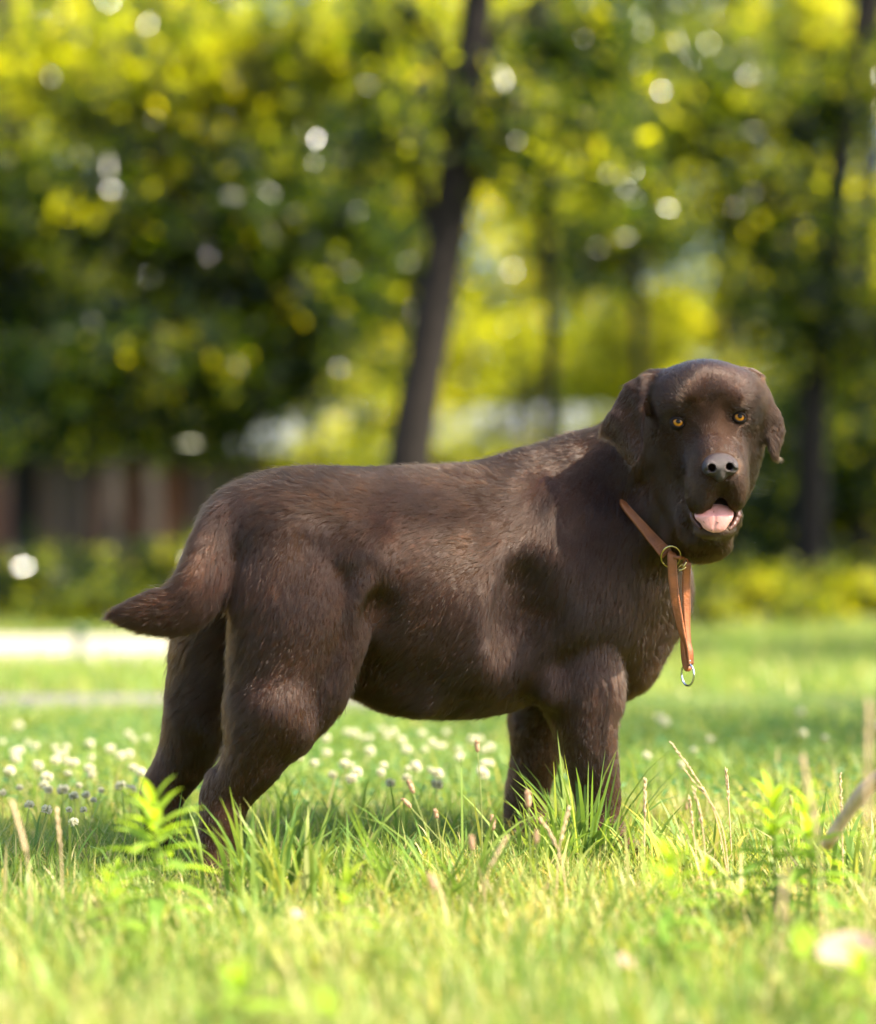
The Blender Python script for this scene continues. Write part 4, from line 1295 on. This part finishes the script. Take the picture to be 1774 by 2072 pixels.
# fine lawn near the dog, then further out with fewer, broader blades
for (n, y0, y1, pad, l0, l1, w0, w1, dry) in ((52000, 1.9, 4.4, .35, .022, .062, .0012, .0030, .20), (26000, 2.0, 4.4, .35, .015, .045, .0010, .0020, .35), (38000, 4.4, 6.3, .4, .03, .075, .002, .0045, .08),
                                    (42000, 7.2, 16.0, .8, .03, .08, .004, .009, .10), (1500, 6.0, 6.4, .6, .03, .07, .003, .006, .1)):
    P = patch(g, n, y0, y1, pad)
    if y1 > 10:
        P = P[~((P[:, 1] > 9.5 + bend1(P)[:, 1] - P[:, 1]) & (P[:, 1] < 11.9 + bend1(P)[:, 1] - P[:, 1]) & (P[:, 0] < .3))]
        P = P[~((P[:, 1] < 7.2 + bend2(P)[:, 1] - P[:, 1]) & (P[:, 1] > 6.15 + bend2(P)[:, 1] - P[:, 1]) & (P[:, 0] < .1))]
    ht = 1 + 0.45 * vnoise(P, 5, 33)[:, 0]
    trod = np.exp(-((P[:, 0] + .28) / .16) ** 2 - ((P[:, 1] - 3.08) / .26) ** 2) + .7 * np.exp(-((P[:, 0] - .20) / .14) ** 2 - ((P[:, 1] - 3.42) / .18) ** 2)
    ht = ht * (1 - .62 * np.minimum(trod, 1))          # trodden flat round the paws
    add_bl(*blades(P, g.uniform(l0, l1, len(P)) * ht, g.uniform(w0, w1, len(P)), g, tint_of(P, g, dry), lean=.4))
# longer scattered blades
P = patch(g, 2600, 2.05, 4.6, .3)
P = P[~((np.abs(P[:, 0] + .28) < .15) & (np.abs(P[:, 1] - 3.1) < .25))]
add_bl(*blades(P, g.uniform(.05, .115, len(P)), g.uniform(.003, .0055, len(P)), g, np.clip(tint_of(P, g, .1), 0, 1), lean=.3))
# white-clover leaf carpet further back: little round leaves on stalks
P = patch(g, 9000, 3.9, 6.1, .4); P[:, 2] = g.uniform(.015, .06, len(P))
me = np_mesh('grass', np.vstack(parts_v), np.vstack(parts_q), [m_grass], attrs={'tint': np.concatenate(parts_t)})
tag(link('grass', me), kind='stuff')
V, Q, T = leaves(P, 0.011, g, g.uniform(.15, .6, len(P)), 2.0)
tag(link('clover', np_mesh('clover', V, Q, [leaf_mat('clover_leaf', [(0, (.035, .10, .03)), (1, (.10, .20, .06))], .35, .5, (1.6, 1.6, .8))], smooth=False, attrs={'tint': T})), kind='stuff')

# ------------------------------------------------------------------ broad tufts beside the paws
def tuft(label, px, py, n, l0, l1, spread, seed, w=(.004, .008), group='broad grass tufts round the paws', tint=(.2, .6), lean=.35):
    r = np.random.default_rng(seed)
    Y = CAM_H * FPX / (py - 1100)
    b = gp(px, Y)
    o = np.concatenate([r.normal(0, spread, (n, 2)), np.zeros((n, 1))], 1)
    V, Q, T = blades(o, r.uniform(l0, l1, n), r.uniform(*w, n), r, r.uniform(*tint, n), lean=lean, head=np.arctan2(o[:, 1], o[:, 0]) + r.normal(0, .6, n), curve=.35)
    tag(link('grass_tuft', np_mesh('grass_tuft', V, Q, [m_grass], attrs={'tint': T}), None, b), label, 'grass tuft', group)


tuft('broad-bladed tuft of grass against the dog\'s near front paw', 1185, 1745, 90, .07, .20, .035, 1)
tuft('grass tuft between the dog\'s front paws', 1120, 1755, 40, .06, .14, .03, 2)
tuft('tuft of wide upright blades right behind the near hind paw', 560, 1800, 80, .06, .17, .045, 3)
tuft('looser tuft of wide pale blades further right of the hind paw', 640, 1830, 50, .05, .14, .05, 4, tint=(.3, .75))
tuft('long arching blades in the middle of the lawn under the belly', 880, 1810, 45, .08, .18, .05, 5, tint=(.2, .6), lean=.6)
tuft('small tuft in front of the near hind paw', 520, 1870, 34, .03, .06, .013, 6)
tuft('blurred bright tuft low in the foreground left of the middle', 690, 1990, 35, .06, .12, .03, 7, tint=(.6, .85))
tuft('blurred tuft near the bottom left corner', 120, 2040, 45, .05, .11, .05, 8)
tuft('grass tuft right of the front paws with dry tips', 1400, 1760, 45, .05, .12, .05, 9, tint=(.3, .95))
tuft('tuft of thin blades near the right edge below the branch', 1745, 1790, 45, .06, .13, .05, 10, tint=(.3, .8))

# ------------------------------------------------------------------ stalks with seed heads
m_stalk = leaf_mat('green_stalk', [(0, (.22, .26, .08)), (1, (.30, .32, .12))], .35, .6, (1.4, 1.3, .8), .1)
m_dry = leaf_mat('dry_straw', [(0, (.42, .30, .16)), (1, (.72, .58, .40))], .4, .6, (1.25, 1.15, .95), .1)
m_head = leaf_mat('plantain_head', [(0, (.36, .22, .13)), (1, (.60, .44, .30))], .4, .7, (1.3, 1.2, 1.0), .1)
m_white = leaf_mat('clover_petal', [(0, (.50, .50, .34)), (1, (.78, .75, .58))], .45, .6, (1.15, 1.1, 1.0))


def stalk(label, bx, by, tx, ty, kind, Y=None, bow=0, size=1.0, name=None):
    Y = Y or CAM_H * FPX / (by - 1100)
    r = np.random.default_rng(int(bx * 7 + ty))
    b = gp(bx, Y); t = at(tx, ty, Y)
    root = empty('plantain_stalk' if kind == 'plantain' else 'dry_grass_stem', b)
    tag(root, label, 'seed stalk' if kind == 'plantain' else 'grass stem', 'plantain stalks in the lawn' if kind == 'plantain' else 'dry grass stems in the lawn')
    inv = Matrix.Translation(-Vector(b))
    mid = (b + t) / 2 + np.array((bow * Y / FPX, 0, 0.01))
    P = spline([b - (0, 0, .01), mid, t], 16)
    o = link('stem', np_mesh('stem', *tube(P, np.linspace(.0011, .0007, 16), 6), [m_stalk if kind == 'plantain' else m_dry], attrs={'tint': np.full(len(tube(P, .001, 6)[0]), .5)}), root); o.matrix_parent_inverse = inv
    d = (P[-1] - P[-3]); d /= np.linalg.norm(d)
    if kind == 'plantain':
        n = 9; L = .018 * size; q = [t + d * L * s for s in np.linspace(-.1, 1, n)]
        body = tube(q, .0032 * size * np.array([.3, .8, 1, 1.05, 1, .95, .8, .55, .15]), 10)
        bits = [body]
        for k in range(70):
            s = r.uniform(0, .95); a = r.uniform(0, 6.28)
            u_ = np.array((math.cos(a), math.sin(a), r.uniform(-.2, .5)))
            c = t + d * L * s + u_ * .0030 * size * (1 - abs(s - .45) * .8)
            bits.append(tube([c, c + u_ * .0009, c + u_ * .0016], [.0006, .0006, .0002], 4))
        o = link('seed_head', np_mesh('seed_head', *join(bits), [m_head], attrs={'tint': r.random(len(join(bits)[0]))}), root)
    else:
        bits = []; V, T = [], []
        C = []
        for k in range(int(34 * size)):
            s = r.uniform(.0, 1) * .42
            i = 15 - s * 15; p = P[int(i)] * (1 - i % 1) + P[min(15, int(i) + 1)] * (i % 1)
            a = r.uniform(0, 6.28); u_ = np.array((math.cos(a), math.sin(a), 0)) * .0022 + d * .006 * size
            bits.append(tube([p, p + u_ * .6, p + u_ * 1.1], [.0004, .0011, .0002], 5))
        v, f = join(bits)
        o = link('seed_head', np_mesh('seed_head', v, f, [m_dry], attrs={'tint': r.random(len(v))}), root)
    o.matrix_parent_inverse = inv
    return root


stalk('plantain stalk with the tallest pale brown head left of the middle', 905, 1800, 836, 1603, 'plantain', bow=-5)
stalk('plantain stalk bending left with a small brown head', 985, 1790, 831, 1633, 'plantain', bow=-20, size=.9)
stalk('short plantain stalk with a dark head just right of the bent one', 900, 1790, 884, 1655, 'plantain', size=.7)
stalk('tall thin plantain stalk rising in front of the belly', 975, 1790, 967, 1520, 'plantain', bow=4, size=.95)
stalk('plantain stalk with a pinkish head in front of the far front leg', 1076, 1815, 1070, 1632, 'plantain', size=1.25)
stalk('small plantain head left of the far front leg', 1000, 1790, 998, 1678, 'plantain', size=1.1)
stalk('plantain stalk ending low among the grass under the belly', 958, 1850, 956, 1718, 'plantain', size=1.0)
stalk('blurred pink plantain head low in the foreground middle', 905, 1930, 880, 1800, 'plantain', size=1.1)
stalk('thin plantain stalk standing behind the dry stem at the right', 1392, 1690, 1390, 1638, 'plantain', size=.9)
stalk('reddish plantain head above the right leafy weeds', 1604, 1720, 1602, 1628, 'plantain', size=.8)
stalk('pale plantain head low in front of the front paws', 1086, 1860, 1086, 1705, 'plantain', size=.9)
stalk('long dry stem leaning left at the right of the front paws', 1478, 1790, 1362, 1506, 'dry', bow=22, size=.9)
stalk('dry stem curving to the left edge of the right stem cluster', 1478, 1790, 1385, 1556, 'dry', bow=25, size=.7)
stalk('upright dry stem with a heavy head right of the front paws', 1432, 1800, 1406, 1600, 'dry', bow=4, size=1.2)
stalk('shorter dry stem beside the heavy headed one', 1418, 1790, 1396, 1618, 'dry', bow=-3)
stalk('straight dry stem between the cluster and the right weeds', 1482, 1760, 1470, 1560, 'dry', bow=0, size=1.2)
stalk('thick blurred cream seed head at the left edge', 62, 1960, 30, 1640, 'dry', Y=2.75, bow=14, size=2.4)
stalk('thin dry stem second from the left edge', 130, 1860, 116, 1642, 'dry', bow=2)
stalk('broken dry stem crossing in front of the front paws, leaning left', 1150, 1830, 1098, 1662, 'dry', bow=10, size=1.3)
stalk('dry stem leaning right over the broken one', 1125, 1830, 1150, 1642, 'dry', bow=-6, size=1.2)
stalk('dry straw forking up from the lawn in the middle', 975, 1880, 1022, 1700, 'dry', bow=-12, size=1.2)
stalk('green seed spike standing right of the front paws', 1303, 1790, 1306, 1586, 'dry', bow=0, size=1.4)
stalk('bare upright stalk between the right weeds and the branch', 1706, 1790, 1701, 1568, 'dry', bow=0, size=.6)
stalk('blurred cream seed head above the right weeds', 1668, 2000, 1628, 1552, 'dry', Y=2.55, bow=12, size=2.6)
stalk('blurred pale seed head at the right edge, highest of all', 1768, 2060, 1758, 1450, 'dry', Y=2.35, bow=-8, size=3.0)
stalk('blurred dry stem low in the right foreground', 1540, 2120, 1590, 1770, 'dry', Y=2.3, bow=6, size=2.0)

# ------------------------------------------------------------------ leafy weeds
m_weed = leaf_mat('weed_leaf', [(0, (.07, .15, .035)), (1, (.25, .34, .04)), (.5, (.12, .22, .045))], .5, .7, (2.0, 1.9, .5), .08)


def weed(label, px, by, ty, n, ll, seed, Y=None, tint=(.35, 1.0), lean=0):
    r = np.random.default_rng(seed)
    Y = Y or CAM_H * FPX / (by - 1100)
    b = gp(px, Y); top = at(px + lean, ty, Y); H = top[2]
    root = empty('leafy_weed', b); tag(root, label, 'weed', 'leafy weeds in the foreground'); inv = Matrix.Translation(-Vector(b))
    P = spline([b - (0, 0, .01), (b + top) / 2 + (.004, .003, 0), top], 14)
    o = link('stem', np_mesh('stem', *tube(P, np.linspace(.0026, .0014, 14), 8), [m_stalk]), root); o.matrix_parent_inverse = inv
    for k in range(n):
        s = 0.25 + 0.75 * (k / (n - 1)) ** 0.8
        i = s * 13; p = P[int(i)] * (1 - i % 1) + P[min(13, int(i) + 1)] * (i % 1)
        a = k * 2.4 + r.uniform(-.3, .3)
        el = 0.05 + 1.15 * max(0, (s - .55) / .45) + r.uniform(-.15, .2)
        L = ll * (1.0 - .45 * max(0, s - .6) / .4) * r.uniform(.8, 1.15)
        D = np.array((math.cos(a), math.sin(a), 0)); S = np.array((-math.sin(a), math.cos(a), 0))
        M = 7; V = []; pos = p.copy()
        for j in range(M):
            u_ = j / (M - 1)
            wdt = L * .115 * (math.sin(math.pi * min(1, u_ * .93 + .07)) ** .8) + .0004
            e = el - u_ * .65
            N = np.array((-D[0] * math.sin(e), -D[1] * math.sin(e), math.cos(e)))
            V += [pos - S * wdt + N * wdt * .35, pos, pos + S * wdt + N * wdt * .35]
            pos = pos + (D * math.cos(e) + np.array((0, 0, math.sin(e)))) * L / (M - 1)
        F = []
        for j in range(M - 1):
            for c in (0, 1): F.append((3 * j + c, 3 * j + c + 1, 3 * j + c + 4, 3 * j + c + 3))
        tt = tint[0] + (tint[1] - tint[0]) * s + r.uniform(-.1, .1)
        o = link('leaf', np_mesh('leaf', np.array(V), np.array(F), [m_weed], attrs={'tint': np.full(len(V), np.clip(tt, 0, 1))}), root); o.matrix_parent_inverse = inv


weed('tall leafy weed with a bright yellow-green top in front of the hind paws', 312, 1905, 1632, 30, .080, 1)
weed('low weed with pointed leaves left of the tall one', 222, 1960, 1790, 16, .05, 2)
weed('leafy weed at the right with a fan of pointed leaves, left of its twin', 1562, 1880, 1618, 28, .072, 3)
weed('leafy weed nearest the fallen branch, right of its twin', 1634, 1890, 1634, 26, .068, 4)
weed('blurred weed low at the right, left of the three', 1352, 1970, 1742, 22, .062, 5)
weed('small fresh weed between the blurred one and the twins', 1432, 1850, 1760, 16, .040, 6)
weed('little weed left of the middle, low in the grass', 700, 1960, 1790, 12, .05, 7, tint=(.6, 1))
weed('dark blurred weed in the bottom right corner', 1735, 2100, 1960, 16, .06, 8, Y=2.25)
weed('blurred weed at the bottom in the middle left', 480, 2110, 1990, 14, .06, 9, Y=2.2)
weed('small weed by the near hind paw', 235, 1850, 1760, 12, .035, 10)

# ------------------------------------------------------------------ fallen things
m_twig = mat_simple('dead_branch_bark', (0.50, 0.35, 0.24), 0.85, noise=(60, .3), bump=(120, .8))
bp_ = [at(1672, 1712, 2.95), at(1712, 1650, 2.92), at(1760, 1590, 2.88), at(1830, 1540, 2.80), at(1920, 1510, 2.7), at(2080, 1560, 2.65), at(2230, 1700, 2.6), at(2330, 1960, 2.58)]
br = link('fallen_branch', np_mesh('fallen_branch', *tube(spline(bp_, 20), np.linspace(.007, .016, 20) * (1 + .1 * np.sin(np.arange(20) * 1.7)), 12), [m_twig]))
tag(br, 'blurred brown dead branch poking into the frame at the right edge', 'branch')


def big_leaf(label, c, L, W, rot, mat, tint=.5, name='fallen_leaf', cup=.3):
    M = 9; V = []; F = []
    for j in range(M):
        u_ = j / (M - 1); wd = W * math.sin(math.pi * min(1, .06 + u_ * .92)) ** .7
        for k in range(5):
            s = (k - 2) / 2
            V.append(((u_ - .5) * L, s * wd, cup * L * ((s * .6) ** 2 * .6 + (u_ - .5) ** 2)))
    for j in range(M - 1):
        for k in range(4): F.append((5 * j + k, 5 * j + k + 1, 5 * j + k + 6, 5 * j + k + 5))
    o = link(name, np_mesh(name, np.array(V), np.array(F), [mat], attrs={'tint': np.full(len(V), tint)}), None, c)
    o.rotation_euler = rot
    md = o.modifiers.new('thickness', 'SOLIDIFY'); md.thickness = 0.0006
    tag(o, label, 'leaf')


m_pale = leaf_mat('pale_dry_leaf', [(0, (.28, .17, .12)), (1, (.38, .27, .21))], .3, .6, (1.1, 1.0, .9))
big_leaf('large pale pink dry leaf lying in the bottom right foreground', at(1712, 1925, 2.30), .062, .019, (1.0, -.2, .1), m_pale, .85)
big_leaf('bright yellow-green leaf just left of the pale dry leaf', at(1622, 1905, 2.30), .034, .015, (1.2, 1.2, .1), m_weed, 1.0)
big_leaf('yellow-green leaf low in the middle of the foreground', at(660, 2030, 2.25), .034, .012, (1.2, .9, .1), m_weed, 1.0)
big_leaf('pale withered leaf in the foreground left of the dry one', at(1265, 1945, 2.4), .02, .008, (1.0, .5, .4), m_pale, .6)
big_leaf('small cream withered leaf in the grass left of the weeds', at(600, 1850, 2.6), .018, .006, (.9, .2, .4), m_pale, .6)

# ------------------------------------------------------------------ clover flowers
def clover_proto():
    r = np.random.default_rng(3)
    bits = []
    for k in range(60):
        z = r.uniform(-.6, 1); a = r.uniform(0, 6.28); q = math.sqrt(max(0, 1 - z * z))
        u_ = np.array((q * math.cos(a), q * math.sin(a), z))
        bits.append(tube([u_ * .003, u_ * .0065, u_ * .0095 + (0, 0, .001)], [.0008, .0015, .0005], 5))
    v, f = join(bits); v = v + (0, 0, .0)
    hm = np_mesh('flower_head', v, f, [m_white], attrs={'tint': r.random(len(v))})
    sm = np_mesh('stem', *tube([(0, 0, -.09), (.002, 0, -.045), (0, 0, -.002)], .0009, 5), [m_stalk])
    return hm, sm


hm, sm = clover_proto()
r = np.random.default_rng(8)
spots = [(38, 1470), (150, 1545), (40, 1595), (90, 1590), (20, 1562), (185, 1570), (205, 1600), (160, 1590), (175, 1610), (150, 1612), (190, 1620), (270, 1555), (285, 1562), (265, 1600), (245, 1592), (150, 1665), (140, 1640), (95, 1640), (60, 1630),
         (6, 1605), (128, 1600), (170, 1640)]
spots += [(r.uniform(0, 300), r.uniform(1480, 1600)) for _ in range(26)]
spots += [(r.uniform(600, 1000), r.uniform(1475, 1590)) for _ in range(50)]
spots += [(r.uniform(1270, 1774), r.uniform(1430, 1560)) for _ in range(11)]
for (px, py) in spots:
    Y = (CAM_H - .075) * FPX / (py - 1100)
    p = at(px, py, Y)
    where = ('left' if px < 450 else 'under' if px < 1100 else 'right')
    lab = {'left': 'white clover flower in the lawn at the left behind the hind paws', 'under': 'white clover flower in the lawn seen below the dog\'s belly', 'right': 'white clover flower in the lawn right of the front legs'}[where]
    h = link('clover_flower', hm, None, p); h.scale = [r.uniform(.55, 1.15)] * 3; h.rotation_euler = (r.uniform(-.3, .3), r.uniform(-.3, .3), r.uniform(0, 6))
    tag(h, lab, 'clover flower', {'left': 'clover flowers behind the hind paws', 'under': 'clover flowers below the belly', 'right': 'clover flowers right of the front legs'}[where])
    link('stem', sm, h)
